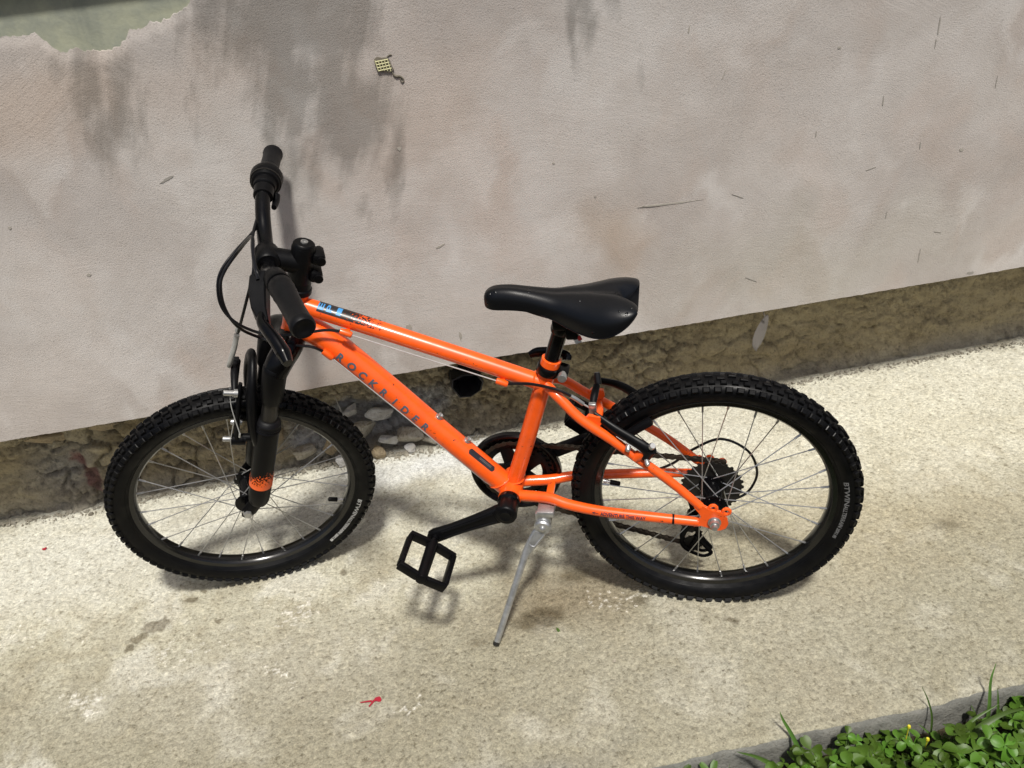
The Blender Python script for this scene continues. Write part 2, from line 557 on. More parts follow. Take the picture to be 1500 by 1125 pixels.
def plaster_tone(u, z):
    wu, wz = u + 0.08 * fbm(u * 5, z * 5, 1, 5), z + 0.09 * fbm(u * 6, z * 4, 7, 5)
    f = 0.5 + 0.5 * fbm(wu * 3, wz * 3, 3, 4)
    c = blend((.385, .350, .325), (.480, .450, .425), smooth01((f - .5) * 1.6 + .5))
    g = 0.5 + 0.5 * fbm(wu * 9, wz * 4, 11, 4)
    c = blend(c, (.425, .355, .310), 0.50 * smooth01((g - .5) * 3))
    g3 = 0.5 + 0.5 * fbm(wu * 6, wz * 5, 21, 5)
    c = blend(c, (.56, .54, .52), 0.55 * smooth01((g3 - .56) * 5))
    c = blend(c, (.34, .318, .300), 0.45 * smooth01((z - .66) / .5))
    for cu, cz, a, b, k, cc in CLOUD:
        if abs(wu - cu) < 2.2 * a and abs(wz - cz) < 2.2 * b:
            c = blend(c, tuple(q * .90 for q in cc), k * ell(wu, wz, cu, cz, a, b))
    d = 0.0
    su, sz = u + 0.022 * fbm(u * 14, z * 7, 2, 4), z + 0.03 * fbm(u * 14, z * 9, 4, 4)
    for cu, cz, a, b, k, rt in DAMP:
        if abs(su - cu) < 2.5 * max(a, b) and abs(sz - cz) < 2.5 * max(a, b):
            d = max(d, k * ell(su, sz, cu, cz, a, b, -rt))
    return c, d
ZHI = 1.16
for u in us:
    u = float(u)
    zt = ztop(u)
    ze = ZE + 0.0014 * fbm(u * 8, 0, 0, 4) + 0.0012 * fbm(u * 55, 1, 7, 3)
    zz = [ze + 0.002 + (min(zt, ZHI) - ze - 0.004) * s for s in rows]
    zz += [zz[-1] + (zt - zz[-1]) * k / 3 - (0.002 if k == 3 else 0) for k in (1, 2, 3)] if zt > ZHI else [zz[-1] + 0.0002 * k for k in (1, 2, 3)]
    col = [Vector((u, YF + 0.03, ze + 0.004)), Vector((u, YP + 0.006, ze))] + [Vector((u, plaster_y(u, z) + (YG - 0.0012 - YP) * smooth01((z - zt + .016) / .016), z)) for z in zz]
    col += [Vector((u, YG - 0.0002, zt)), Vector((u, YG + 0.004, zt + 0.0005))]
    for q in col:
        c, d = plaster_tone(q.x, q.z) if q.z < 1.25 else ((.44, .41, .385), 0.0)
        tone.append(c); dampv.append(d)
    vs_ += col
n = len(rows) + 7
for i in range(len(us) - 1):
    for k in range(n - 1):
        a = i * n + k
        fs_.append((a, a + n, a + n + 1, a + 1))
mb = MB(); mb.add(vs_, fs_)
plaster = mb.build("plaster_coat", M['plaster'], wall, "pale grey plaster coat with a straight lower edge", sharp=60, solid=False, keep=True)
color_attr(plaster.data, "tone", tone); float_attr(plaster.data, "damp", dampv)
# broken patch: crumbled plaster and the yellow fibre mesh showing in it
t = NT("crumbled_plaster"); t.setv(color=t.mix(t.noise(200, 3), (0.10, 0.085, 0.065), (0.2, 0.18, 0.14)), rough=0.95)
M['crumble'] = t.m
HX, HZ = -0.0143, 0.9395
HOLE = [(-.0115, .0105), (-.006, .0140), (.002, .0115), (.011, .0110), (.0150, .0070), (.0178, -.005), (.0200, -.0105),
        (.014, -.0135), (.0075, -.0140), (0, -.0105), (-.0085, -.0075), (-.0108, 0)]
def hp(x, z, dy=0.0):
    return V(HX + x, YP - 0.0040 - dy, HZ + z)
mb = MB()
mb.prism(HOLE, (1, 0, 0), (0, 0, 1), (HX, YP - 0.0010, HZ), 0.0040, (0, 1, 0))
hole = mb.build("plaster_hole", M['crumble'], wall, "broken plaster patch showing yellow fibre mesh")
mesh_m = simple("yellow_fibre_mesh", (0.55, 0.53, 0.30), 0.7)
for k in range(5):
    x = -.0095 + k * .0054
    MB().tube([hp(x - .0008, .0085 - .0005 * k), hp(x + .0018, -.0075 - .0012 * k)], 0.0011, 6).build("mesh_strand", mesh_m, hole)
for k in range(4):
    z = .0070 - k * .0051
    MB().tube([hp(-.0108 + .001 * k, z - .0008), hp(.0125 + .0012 * k, z + .0008)], 0.0012, 6).build("mesh_strand", mesh_m, hole)
mb = MB()
cr_ = [(.016, -.013), (.0180, -.019), (.022, -.0225), (.028, -.023), (.033, -.0275), (.034, -.032), (.030, -.034)]
mb.tube([hp(x, z, -.0030) for x, z in cr_], [0.0009, .0016, .0026, .0022, .0016, .0012, .0018], 6, smooth=3)
mb.tube([hp(.029, -.024, -.003), hp(.0285, -.029, -.003), hp(.0305, -.034, -.003)], [.0014, .001, .0012], 6, smooth=3)
mb.tube([hp(.012, .012, -.003), hp(.017, .0145, -.003), hp(.0205, .0135, -.003)], [.001, .0012, .0006], 6, smooth=3)
mb.build("plaster_crack", M['crumble'], hole)
# scratches, drips and flecks on the plaster
t = NT("dark_wall_mark"); t.setv(color=t.mix(t.noise(150, 2), (0.22, 0.205, 0.18), (0.32, 0.30, 0.27)), rough=0.95)
t2 = NT("faint_wall_mark"); t2.setv(color=t2.mix(t2.noise(150, 2), (0.28, 0.26, 0.22), (0.35, 0.325, 0.29)), rough=0.95)
MARKS = [(1.0521, .8753, .0016, .020, 0, 0), (1.0502, .8428, .0013, .010, 0, 0), (.9564, .7452, .0014, .011, 0, 0), (1.0949, .3899, .0017, .017, 0, 0),
         (1.053, .6429, .0014, .010, 0, 0), (-.4285, .7954, .014, .0025, -.35, 0), (.0399, .5881, .010, .0022, -.35, 1), (-.0084, .7898, .005, .004, .3, 1),
         (.513, .602, .070, .0022, .04, 1), (1.2324, .3250, .010, .0035, 0, 0), (.0538, .3827, .0035, .009, 0, 1), (.66, .595, .016, .0009, .45, 0),
         (.70, .40, .016, .0010, .5, 0), (.95, .61, .012, .0008, -.2, 0), (1.13, .44, .010, .0008, .3, 1), (-.62, .64, .004, .0035, 0, 1), (1.15, .62, .005, .004, 0, 1),
         (.62, .84, .0009, .010, .4, 1), (.82, .70, .0012, .007, 0, 0), (.28, .72, .003, .002, .4, 1), (-.05, .42, .006, .009, 0, 1), (1.0, .50, .0012, .009, 0, 0),
         (.55, .93, .0015, .008, .2, 1), (.85, .86, .004, .003, 0, 1), (1.2, .75, .001, .012, 0, 0), (.36, .64, .0025, .002, 0, 0), (-.72, .75, .003, .003, 0, 1)]
for i, (u, z, a, b, rt, kk) in enumerate(MARKS):
    rr = random.Random(i)
    poly = []
    for k in range(16):
        an = 2 * PI * k / 16
        f = rr.uniform(.6, 1.15)
        x, y = cos(an) * a * f, sin(an) * b * f
        poly.append((x * cos(rt) + y * sin(rt), y * cos(rt) - x * sin(rt)))
    mb = MB(); mb.prism(poly, (1, 0, 0), (0, 0, 1), (u, plaster_y(u, z) - 0.0002, z), 0.0014, (0, 1, 0))
    mb.build("wall_mark", (t2 if kk else t).m, wall)

# --- ledge high on the left, its shade falls on the green paint
conc = stone_mat("dark_ledge_concrete", (0.14, 0.14, 0.125), (0.19, 0.19, 0.17))
mb = MB()
mb.box((-1.55, YP + 0.016, 1.1555), (2.60, 0.068, 0.06), bevel=0.006)
mb.build("wall_ledge", conc, wall, "dark concrete ledge running along the top left of the wall")

# --- foundation: recessed, lumpy, leaning out to the slab
def found(u, s):
    """s 0 at top under the plaster, 1 at the foot"""
    z = ZE + 0.03 - s * (ZE + 0.05)
    rough_ = 0.48 + 0.52 * smooth01((0.80 - u) / 0.5)      # smoother towards the right
    y = YF + 0.012
    y -= 0.020 * s ** 2.2
    if s > 0.78:
        y -= 0.022 * ((s - 0.78) / 0.22) ** 1.4
    pk = math.exp(-((u + 0.17) / 0.20) ** 2) * math.exp(-((z - 0.08) / 0.07) ** 2)
    y += 0.035 * pk
    lump = fbm(u * 7, z * 11, 1.0, 5)
    y -= rough_ * 0.018 * lump + 0.005 * fbm(u * 40, z * 40, 3.0, 4)
    crack = 0.0
    for fq, amp, ed in ((16, .013, .14), (38, .006, .16), (80, .0028, .2)):
        dd, pts_ = mnoise.voronoi(Vector((u * fq + 0.35 * fbm(u * fq * 1.5, z * fq * 1.5, 0, 2), z * fq * 1.35, 4.0 + fq)))
        hsh = mnoise.cell(pts_[0] * 7.3)
        e_ = max(0.0, ed - (dd[1] - dd[0])) / ed
        on_ = smooth01(0.55 + 1.5 * fbm(u * 4, z * 5, 6 + fq, 3)) * rough_
        y -= amp * on_ * (hsh * 0.9 - 0.9 * e_)
        crack = max(crack, e_ * on_ * (0.9 if fq < 60 else 0.6))
    pdx = ell(u, z, .060, .158, .034, .034)
    y += 0.07 * smooth01((pdx - .42) * 6)
    # colour: ochre mortar, greyer and darker lumps, lime dust in the stone pocket
    f = 0.5 + 0.5 * fbm(u * 5, z * 9, 8, 4)
    c = blend((.350, .285, .170), (.455, .395, .270), smooth01(f))
    c = blend(c, (.28, .235, .155), 0.5 * smooth01((0.25 - lump) * 1.5) * rough_)
    g = 0.5 + 0.5 * fbm(u * 3, z * 20, 15, 4)
    c = blend(c, (.42, .355, .215), 0.6 * smooth01((u - .5) * 3) * g)
    c = blend(c, (.50, .50, .49), 0.95 * smooth01(2 * pk + 0.5 * fbm(u * 12, z * 12, 2, 3) - .3))
    c = blend(c, (.34, .33, .31), 0.7 * ell(u, z, -.92, .09, .07, .07))
    c = blend(c, (.215, .115, .105), 0.95 * smooth01(2.2 * ell(u + .02 * fbm(u * 30, z * 30, 0, 2), z, -.865, .075, .016, .06, .35) - .5))
    c = blend(c, (.34, .325, .28), 0.75 * smooth01((s - .80) * 6))
    c = blend(c, (.075, .060, .040), 0.65 * crack)
    return Vector((u, y, z)), c
fu = list(np.arange(-2.2, -1.1, 0.02)) + list(np.arange(-1.1, 1.55, 0.0042)) + list(np.arange(1.55, 2.6, 0.02))
NS = 84
vs_, fs_, tone = [], [], []
for u in fu:
    for k in range(NS + 1):
        q, c = found(float(u), k / NS)
        vs_.append(q); tone.append(c)
for i in range(len(fu) - 1):
    for k in range(NS):
        a = i * (NS + 1) + k
        fs_.append((a, a + 1, a + NS + 2, a + NS + 1))
mb = MB(); mb.add(vs_, fs_)
foundation = mb.build("foundation", M['earth'], wall, "recessed earthy concrete footing below the plaster", sharp=80, solid=False, keep=True)
color_attr(foundation.data, "tone", tone)

def rock(name, c, size, m, parent, seed, rot=(0, 0, 0), label=None, npts=15):
    """an angular stone: the hull of a few points, edges knocked off, faces roughened"""
    rr = random.Random(seed)
    bm = bmesh.new()
    for _ in range(npts):
        q = Vector((rr.gauss(0, 1), rr.gauss(0, 1), rr.gauss(0, 1))).normalized()
        q = Vector([math.copysign(abs(x) ** 0.7, x) for x in q])
        bm.verts.new(q * rr.uniform(.85, 1.1))
    hull = bmesh.ops.convex_hull(bm, input=bm.verts)
    junk = [e for e in hull["geom_interior"] if isinstance(e, bmesh.types.BMVert)]
    bmesh.ops.delete(bm, geom=junk, context='VERTS')
    bmesh.ops.bevel(bm, geom=list(bm.edges), offset=0.07, segments=2, affect='EDGES')
    bmesh.ops.triangulate(bm, faces=bm.faces)
    bmesh.ops.subdivide_edges(bm, edges=[e for e in bm.edges if e.calc_length() > .35], cuts=2, use_grid_fill=True)
    R3 = Matrix.Rotation(rot[2], 3, 'Z') @ Matrix.Rotation(rot[1], 3, 'Y') @ Matrix.Rotation(rot[0], 3, 'X')
    mb = MB()
    for v in bm.verts:
        p = v.co.copy()
        p += p.normalized() * 0.06 * fbm(p.x * 3 + seed, p.y * 3, p.z * 3, 4)
        v.co = R3 @ Vector((p.x * size[0], p.y * size[1], p.z * size[2])) + Vector(c)
    bm.verts.index_update()
    mb.add([v.co.copy() for v in bm.verts], [[v.index for v in f.verts] for f in bm.faces])
    bm.free()
    return mb.build(name, m, parent, label, sharp=32)
stones = [(-0.285, .512, .060, .022, .016, .040, 'stone_c', .5), (-0.215, .525, .062, .052, .022, .034, 'stone_a', .1),
          (-0.228, .500, .020, .036, .020, .022, 'stone_a', -.4), (-0.180, .495, .014, .020, .018, .024, 'stone_c', -.9),
          (-0.150, .505, .042, .028, .016, .020, 'stone_b', .2), (-0.095, .512, .040, .038, .020, .026, 'stone_a', .15),
          (-0.270, .495, .012, .024, .018, .014, 'stone_b', .2), (-0.052, .503, .020, .022, .014, .013, 'stone_a', .5),
          (-0.105, .495, .010, .016, .014, .009, 'stone_b', -.2), (-0.16, .540, .100, .040, .016, .020, 'stone_b', .4),
          (-0.30, .530, .11, .032, .016, .020, 'stone_a', -.2), (-0.235, .542, .120, .028, .014, .016, 'stone_b', -.3),
          (-0.08, .530, .090, .026, .014, .022, 'stone_a', -.4), (-0.36, .515, .045, .034, .016, .024, 'stone_a', .2),
          (-0.42, .525, .095, .030, .016, .020, 'stone_c', -.2), (-0.48, .512, .05, .024, .016, .02, 'stone_a', .4),
          (-0.60, .536, .20, .040, .012, .016, 'stone_c', -.2), (-0.78, .540, .20, .050, .012, .018, 'stone_c', .2),
          (-0.70, .536, .15, .028, .010, .016, 'stone_c', -.1), (-0.92, .540, .19, .055, .012, .018, 'stone_c', .15)]
for i, (u, y, z, a, b, c_, m_, r_) in enumerate(stones):
    rock("stone", (u, y, z), (a, b, c_), M[m_], foundation, 20 + i, (0.2 * (i % 3), r_, 0.1 * (i % 5)))
# crumbs of mortar along the foot of the wall
mb = MB()
for i in range(1800):
    u = random.uniform(-1.6, 2.2)
    w = random.random() ** 2.2
    y = 0.498 - 0.030 * w + 0.012 * fbm(u * 5, 0, 0)
    s = random.uniform(0.0014, 0.0056) * (1.3 - w)
    if -0.4 < u < 0.05: s *= 1.5
    ax = Vector((random.gauss(0, 1), random.gauss(0, 1), random.gauss(0, 1))).normalized()
    R3 = Matrix.Rotation(random.uniform(0, 6), 3, ax)
    pts = [R3 @ Vector((x * s * random.uniform(.7, 1.3), yy * s * random.uniform(.6, 1.2), zz * s * random.uniform(.5, 1)))
           for x, yy, zz in ((1, 0, 0), (-1, 0, 0), (0, 1, 0), (0, -1, 0), (0, 0, 1), (0, 0, -1))]
    o_ = Vector((u, y, s * 0.2))
    mb.add([p + o_ for p in pts], [(0, 2, 4), (2, 1, 4), (1, 3, 4), (3, 0, 4), (2, 0, 5), (1, 2, 5), (3, 1, 5), (0, 3, 5)])
crumb_m = stone_mat("mortar_crumb", (0.33, 0.31, 0.26), (0.24, 0.215, 0.165))
mb.build("mortar_crumbs", crumb_m, foundation, sharp=20, kind="stuff")
# black cut-off pipe end in the footing
mb = MB()
pp = [(-.004, .036), (-.034, .026), (-.038, .002), (-.022, -.034), (.006, -.038), (.034, -.022), (.042, .004), (.030, .030)]
rings = []
for (dy, k) in ((0.06, 1.0), (-0.022, 1.0), (-0.024, 0.90), (0.050, 0.82), (0.051, 0.02)):
    rings.append([Vector((0.060 + x * k, 0.524 + dy, 0.158 + z * k * .9)) for x, z in pp])
mb.rings(rings)
mb.build("pipe_end", simple("black_pipe_plastic", (0.020, 0.020, 0.021), 0.45, spec=0.2, dirt=0.7), wall, "cut black plastic drain opening in the footing", sharp=30)
# dried leaf hanging under the plaster edge
t = NT("dry_grey_leaf")
t.setv(color=t.mix(t.noise(60, 4), (0.13, 0.118, 0.108), (0.195, 0.18, 0.165)), rough=0.7)
mb = MB()
LL = [(0, .002), (.012, .0075), (.028, .0115), (.046, .014), (.064, .014), (.080, .011), (.090, .0055), (.095, .001)]
vs_, fs_ = [], []
for d, w in LL:
    for j in (-1, -.5, 0, .5, 1):
        vs_.append(Vector((0.749 - d * 0.20 + j * w, YP + 0.004 + 0.006 * abs(j) + 0.010 * sin(d * 22), 0.300 - d)))
for i in range(len(LL) - 1):
    for j in range(4):
        a = i * 5 + j
        fs_.append((a, a + 1, a + 6, a + 5))
nv = len(vs_)          # two skins, so that the leaf has thickness
vs_ += [q + Vector((0, 0.0012, 0)) for q in vs_]
fs_ += [tuple(i + nv for i in reversed(f)) for f in fs_]
mb.T = Matrix.Translation(Vector(WORG)) @ Matrix.Rotation(WTH + PI, 4, 'Z')
mb.add(vs_, fs_)
mb.tube([(0.734, YP + .004, 0.318), (0.739, YP + .004, 0.302), (0.743, YP + .006, 0.287)], [0.001, 0.0012, 0.0008], 6)
leaf = mb.build("dried_leaf", t.m, None, solid=False, sharp=80)
tag(leaf, "grey dried leaf hanging under the lower plaster edge", "leaf")

# --- concrete slab
t = NT("worn_pale_concrete")
c = attr(t, "tone")
grain = t.noise(95, 5, 0.74)
med = t.noise(24, 4, 0.65)
c = t.mix(t.ramp(med, [(0.42, 0), (0.66, 0.4)]), c, t.mix(1.0, c, (0.80, 0.77, 0.71), 'MULTIPLY'))
sp = t.math('ADD', attr(t, "spot", "Fac"), t.math('MULTIPLY', t.math('SUBTRACT', grain, 0.5), 0.5))
c = t.mix(t.ramp(sp, [(0.34, 0.0), (0.56, 0.85)]), c, t.mix(1.0, c, (0.40, 0.37, 0.33), 'MULTIPLY'))
lm = t.math('ADD', attr(t, "lime", "Fac"), t.math('MULTIPLY', t.math('SUBTRACT', med, 0.5), 1.2))
lm = t.math('ADD', lm, t.math('MULTIPLY', t.math('SUBTRACT', grain, 0.5), 1.6))
c = t.mix(t.ramp(lm, [(0.84, 0.0), (0.98, 0.6)]), c, (0.66, 0.64, 0.58))
c = t.mix(t.ramp(grain, [(0.33, 0.75), (0.46, 0.0)]), c, t.mix(1.0, c, (0.36, 0.33, 0.27), 'MULTIPLY'))
c = t.mix(t.ramp(grain, [(0.54, 0.0), (0.70, 0.6)]), c, t.mix(1.0, c, (1.45, 1.43, 1.38), 'MULTIPLY'))
# sand grains and small aggregate: every cell its own shade
for sc_, lo_, hi_ in ((170, 0.85, 1.11), (430, 0.82, 1.15)):
    vx = t.n("ShaderNodeTexVoronoi"); vx.inputs["Scale"].default_value = sc_
    t.link(t.coord(), vx.inputs["Vector"])
    sx = t.n("ShaderNodeSeparateColor"); t.link(vx.outputs["Color"], sx.inputs[0])
    g_ = t.n("ShaderNodeMapRange"); t.link(sx.outputs[0], g_.inputs[0])
    g_.inputs[3].default_value = lo_; g_.inputs[4].default_value = hi_
    vm = t.n("ShaderNodeVectorMath", operation='SCALE')
    t.link(c, vm.inputs[0]); t.link(g_.outputs[0], vm.inputs["Scale"])
    c = vm.outputs[0]
    agg = vx.outputs["Distance"] if sc_ == 170 else agg
pv = t.voro(95, 'F1')
pits = t.math('MULTIPLY', t.ramp(pv, [(0.06, 1.0), (0.13, 0.0)]), t.ramp(med, [(0.50, 0), (0.60, 1.0)]))
c = t.mix(t.math('MULTIPLY', pits, 0.85), c, (0.085, 0.07, 0.045))
h = t.math('ADD', t.math('MULTIPLY', grain, 1.0), t.math('MULTIPLY', med, 0.8))
t.setv(color=c, rough=0.93, spec=0.12, normal=t.bump(t.math('SUBTRACT', h, t.math('MULTIPLY', agg, 0.25)), 0.75, 0.0060))
M['concrete'] = t.m

NEDGE = -0.4605
def edge_y(u):
    return NEDGE + 0.004 * fbm(u * 7, 0, 3, 4) + 0.0022 * fbm(u * 45, 0, 8, 3)
def slab_z(u, y):
    return (0.0022 * fbm(u * 3.5, y * 3.5, 0, 3) + 0.0011 * fbm(u * 22, y * 22, 5, 4) - 0.0012
            + 0.0105 * math.exp(-((u - .426) ** 2 + (y + .145) ** 2) / .035))
PATCH = [(-.05, .44, .17, .055, .95, (.64, .64, .62)), (-.88, .30, .28, .14, .6, (.56, .545, .475)), (-.35, .36, .2, .10, .4, (.52, .50, .44)),
         (.12, -.10, .11, .055, .8, (.19, .155, .10)), (.20, -.05, .11, .065, .6, (.20, .165, .11)), (.79, -.03, .30, .12, .5, (.34, .29, .19)),
         (1.1, .27, .38, .17, .7, (.56, .53, .42)), (.03, -.43, .12, .03, .85, (.20, .19, .16)), (-.2, -.28, .25, .10, .4, (.24, .215, .155)),
         (.42, -.30, .3, .1, .3, (.36, .335, .265)), (-.45, -.12, .25, .1, .35, (.43, .40, .33)), (.55, -.18, .2, .08, .4, (.40, .365, .28)), (.45, .33, .2, .1, .5, (.55, .53, .45))]
SPOT = [(-.645, .060, .026, .018, 1.0), (-.675, .035, .018, .012, .9), (-.587, .113, .014, .008, 1.0), (-.69, .012, .011, .008, .95), (-.567, .133, .010, .006, .9),
        (-.52, .04, .008, .007, .8), (-.275, .11, .012, .010, .8), (-.14, .10, .03, .02, .5), (.10, -.12, .06, .03, .7), (.19, -.03, .05, .03, .6), (.30, -.13, .03, .02, .6),
        (.62, -.16, .03, .02, .5), (.44, -.22, .015, .012, .7), (.95, -.09, .05, .03, .5), (-.02, -.15, .04, .02, .5), (.24, .12, .04, .02, .5)]
LIME = [(-.337, .026, .09, .06, .85), (-.60, -.01, .13, .05, .80), (-.40, -.14, .09, .05, .75), (-.75, -.08, .14, .07, .8), (.25, -.10, .14, .05, .8), (-.15, -.26, .08, .03, .8),
        (-.2, .08, .12, .05, .7), (.5, -.12, .12, .05, .7), (.9, .15, .3, .1, .6), (-.9, .1, .2, .1, .7), (.7, .3, .2, .1, .5)]
def slab_tone(u, y):
    wu, wy = u + 0.06 * fbm(u * 6, y * 6, 1, 3), y + 0.06 * fbm(u * 6, y * 6, 7, 3)
    f = 0.5 + 0.5 * fbm(wu * 3, wy * 3, 3, 4)
    c = blend((.430, .402, .305), (.500, .475, .378), smooth01(f))
    g = 0.5 + 0.5 * fbm(u * 12, y * 12, 13, 4)
    c = blend(c, (.325, .290, .205), 0.62 * smooth01((g - .48) * 2.8))
    g2 = 0.5 + 0.5 * fbm(u * 26, y * 26, 33, 5)
    c = blend(c, (.30, .262, .18), 0.5 * smooth01((g2 - .62) * 5))
    c = blend(c, (.60, .58, .50), 0.5 * smooth01((.34 - g2) * 5))
    c = blend(c, (.285, .262, .190), 0.95 * smooth01((0.16 - wy) / 0.36))      # trodden, dirtier towards the lawn
    c = blend(c, (.57, .55, .465), 0.70 * smooth01((wy - 0.08) / 0.34))       # paler towards the wall
    g4 = 0.5 + 0.5 * fbm(wu * 7, wy * 7, 41, 5)
    c = blend(c, (.58, .56, .485), (0.22 + 0.28 * smooth01((.35 - u) * 1.5)) * smooth01((g4 - .55) * 4.5))
    c = blend(c, (.30, .27, .195), 0.50 * smooth01((.42 - g4) * 4.5))
    for cu, cy, a, b, k, cc in PATCH:
        if abs(wu - cu) < 2.1 * a and abs(wy - cy) < 2.1 * b:
            c = blend(c, cc, k * ell(wu, wy, cu, cy, a, b))
    su, sy = u + .012 * fbm(u * 55, y * 55, 3, 4), y + .010 * fbm(u * 55, y * 55, 9, 4)
    s = max([k * ell(su, sy, cu, cy, a, b) for cu, cy, a, b, k in SPOT if abs(u - cu) < .14 and abs(y - cy) < .14] or [0.0])
    l = max([k * ell(wu, wy, cu, cy, a, b) for cu, cy, a, b, k in LIME] or [0.0])
    c = (c[0] * 1.06, c[1] * 1.08, c[2] * 1.10)
    return c, s, l
gu = list(np.arange(-3.0, -1.3, 0.03)) + list(np.arange(-1.3, 1.8, 0.0075)) + list(np.arange(1.8, 3.4, 0.03))
gs = np.linspace(0, 1, 130)
vs_, fs_, tone, spot, lime = [], [], [], [], []
def slab_v(u, y, z):
    vs_.append(Vector((u, y, z)))
    c, s, l = slab_tone(u, y)
    tone.append(c); spot.append(s); lime.append(l)
for u in gu:
    u = float(u)
    ye = edge_y(u)
    for s in gs:
        y = 0.60 + (ye + 0.004 - 0.60) * float(s)
        slab_v(u, y, slab_z(u, y))
    z0 = slab_z(u, ye)
    slab_v(u, ye - 0.0005, z0 - 0.0035)
    for k in range(1, 7):
        zz = z0 - 0.0035 - 0.025 * k
        slab_v(u, ye - 0.001 + 0.0025 * fbm(u * 14, zz * 14, 2, 4), zz)
n = len(gs) + 7
for i in range(len(gu) - 1):
    for k in range(n - 1):
        a = i * n + k
        fs_.append((a, a + n, a + n + 1, a + 1))
me = bpy.data.meshes.new("pavement")
me.from_pydata(vs_, [], fs_)
color_attr(me, "tone", tone); float_attr(me, "spot", spot); float_attr(me, "lime", lime)
me.polygons.foreach_set("use_smooth", [True] * len(me.polygons))
me.set_sharp_from_angle(angle=rad(60))
me.materials.append(M['concrete'])
t = NT("grey_slab_side")
n1 = t.noise(30, 5, 0.65)
c = t.mix(t.ramp(n1, [(0.4, 0), (0.65, 1)]), (0.155, 0.155, 0.140), (0.225, 0.222, 0.198))
n2 = t.noise(200, 4)
c = t.mix(t.ramp(n2, [(0.35, 0.6), (0.5, 0)]), c, (0.12, 0.115, 0.095))
t.setv(color=c, rough=0.95, spec=0.1, normal=t.bump(t.math('ADD', n1, t.math('MULTIPLY', n2, .4)), 0.8, 0.005))
me.materials.append(t.m)
for p in me.polygons:
    if (p.index % (n - 1)) >= len(gs):
        p.material_index = 1
slab = bpy.data.objects.new("pavement", me)
COL.objects.link(slab)
slab.location = WORG
slab.rotation_euler = WROT
slab["kind"] = "structure"

# --- soil and lawn beyond the slab
t = NT("dark_soil")
c = t.mix(t.noise(25, 6, 0.7), (0.030, 0.024, 0.015), (0.075, 0.062, 0.038))
t.setv(color=c, rough=1.0, spec=0.05, normal=t.bump(t.noise(70, 5), 0.9, 0.02))
me = bpy.data.meshes.new("ground")
me.from_pydata([(-60, 0.70, -0.075), (60, 0.70, -0.075), (60, -60, -0.075), (-60, -60, -0.075)], [], [(0, 1, 2, 3)])
me.materials.append(t.m)
gr = bpy.data.objects.new("ground", me)
COL.objects.link(gr); gr.location = WORG; gr.rotation_euler = WROT
gr["kind"] = "structure"

def leaf_mat(name, a, b):
    t = NT(name)
    oi = t.n("ShaderNodeObjectInfo")
    c = t.mix(t.noise(55, 3), a, b)
    hsv = t.n("ShaderNodeHueSaturation")
    t.link(c, hsv.inputs["Color"])
    t.link(t.math('ADD', t.math('MULTIPLY', oi.outputs["Random"], 0.95), 0.50), hsv.inputs["Value"])
    t.link(t.math('ADD', t.math('MULTIPLY', oi.outputs["Random"], 0.03), 0.485), hsv.inputs["Hue"])
    t.setv(color=hsv.outputs[0], rough=0.45, spec=0.35)
    tr = t.n("ShaderNodeBsdfTranslucent")
    t.link(hsv.outputs[0], tr.inputs[0])
    mx = t.n("ShaderNodeMixShader"); mx.inputs[0].default_value = 0.25
    out = [x for x in t.t.nodes if x.type == 'OUTPUT_MATERIAL'][0]
    t.link(t.b.outputs[0], mx.inputs[1]); t.link(tr.outputs[0], mx.inputs[2]); t.link(mx.outputs[0], out.inputs[0])
    return t.m
M['clover'] = leaf_mat("clover_green", (0.050, 0.112, 0.010), (0.092, 0.172, 0.020))
M['grass'] = leaf_mat("grass_green", (0.060, 0.125, 0.020), (0.095, 0.175, 0.035))
M['stem_g'] = leaf_mat("stem_green", (0.075, 0.135, 0.03), (0.10, 0.15, 0.04))

def leaflet_verts(L, W, fold, droop):
    """one heart-shaped leaflet lying along +X from the origin"""
    rows = [(0.0, 0.04), (0.18, 0.42), (0.42, 0.86), (0.66, 1.0), (0.86, 0.86), (0.98, 0.50)]
    v, f = [], []
    for x, w in rows:
        zc = -droop * L * x * x
        notch = 0.0 if x < 0.95 else -0.07
        for j in (-1, -0.5, 0, 0.5, 1):
            xx = x + (notch if j == 0 else 0)
            v.append(Vector((xx * L, j * w * W, zc + fold * abs(j) * w * W)))
    for i in range(len(rows) - 1):
        for j in range(4):
            a = i * 5 + j
            f.append((a, a + 1, a + 6, a + 5))
    return v, f
def clover_leaf_mesh(i):
    r = random.Random(i)
    me_v, me_f = [], []
    for k in range(3):
        v, f = leaflet_verts(r.uniform(.0140, .0205), r.uniform(.0055, .0088), r.uniform(.15, .6), r.uniform(.1, .6))
        R3 = Matrix.Rotation(2 * PI * k / 3 + r.uniform(-.2, .2), 3, 'Z') @ Matrix.Rotation(r.uniform(-.35, .05), 3, 'Y') @ Matrix.Rotation(r.uniform(-.2, .2), 3, 'X')
        o = len(me_v)
        me_v += [R3 @ q for q in v]
        me_f += [tuple(a + o for a in g) for g in f]
    me = bpy.data.meshes.new("clover_leaf")
    me.from_pydata(me_v, [], me_f)
    me.polygons.foreach_set("use_smooth", [True] * len(me.polygons))
    me.materials.append(M['clover'])
    return me
CLV = [clover_leaf_mesh(i) for i in range(6)]
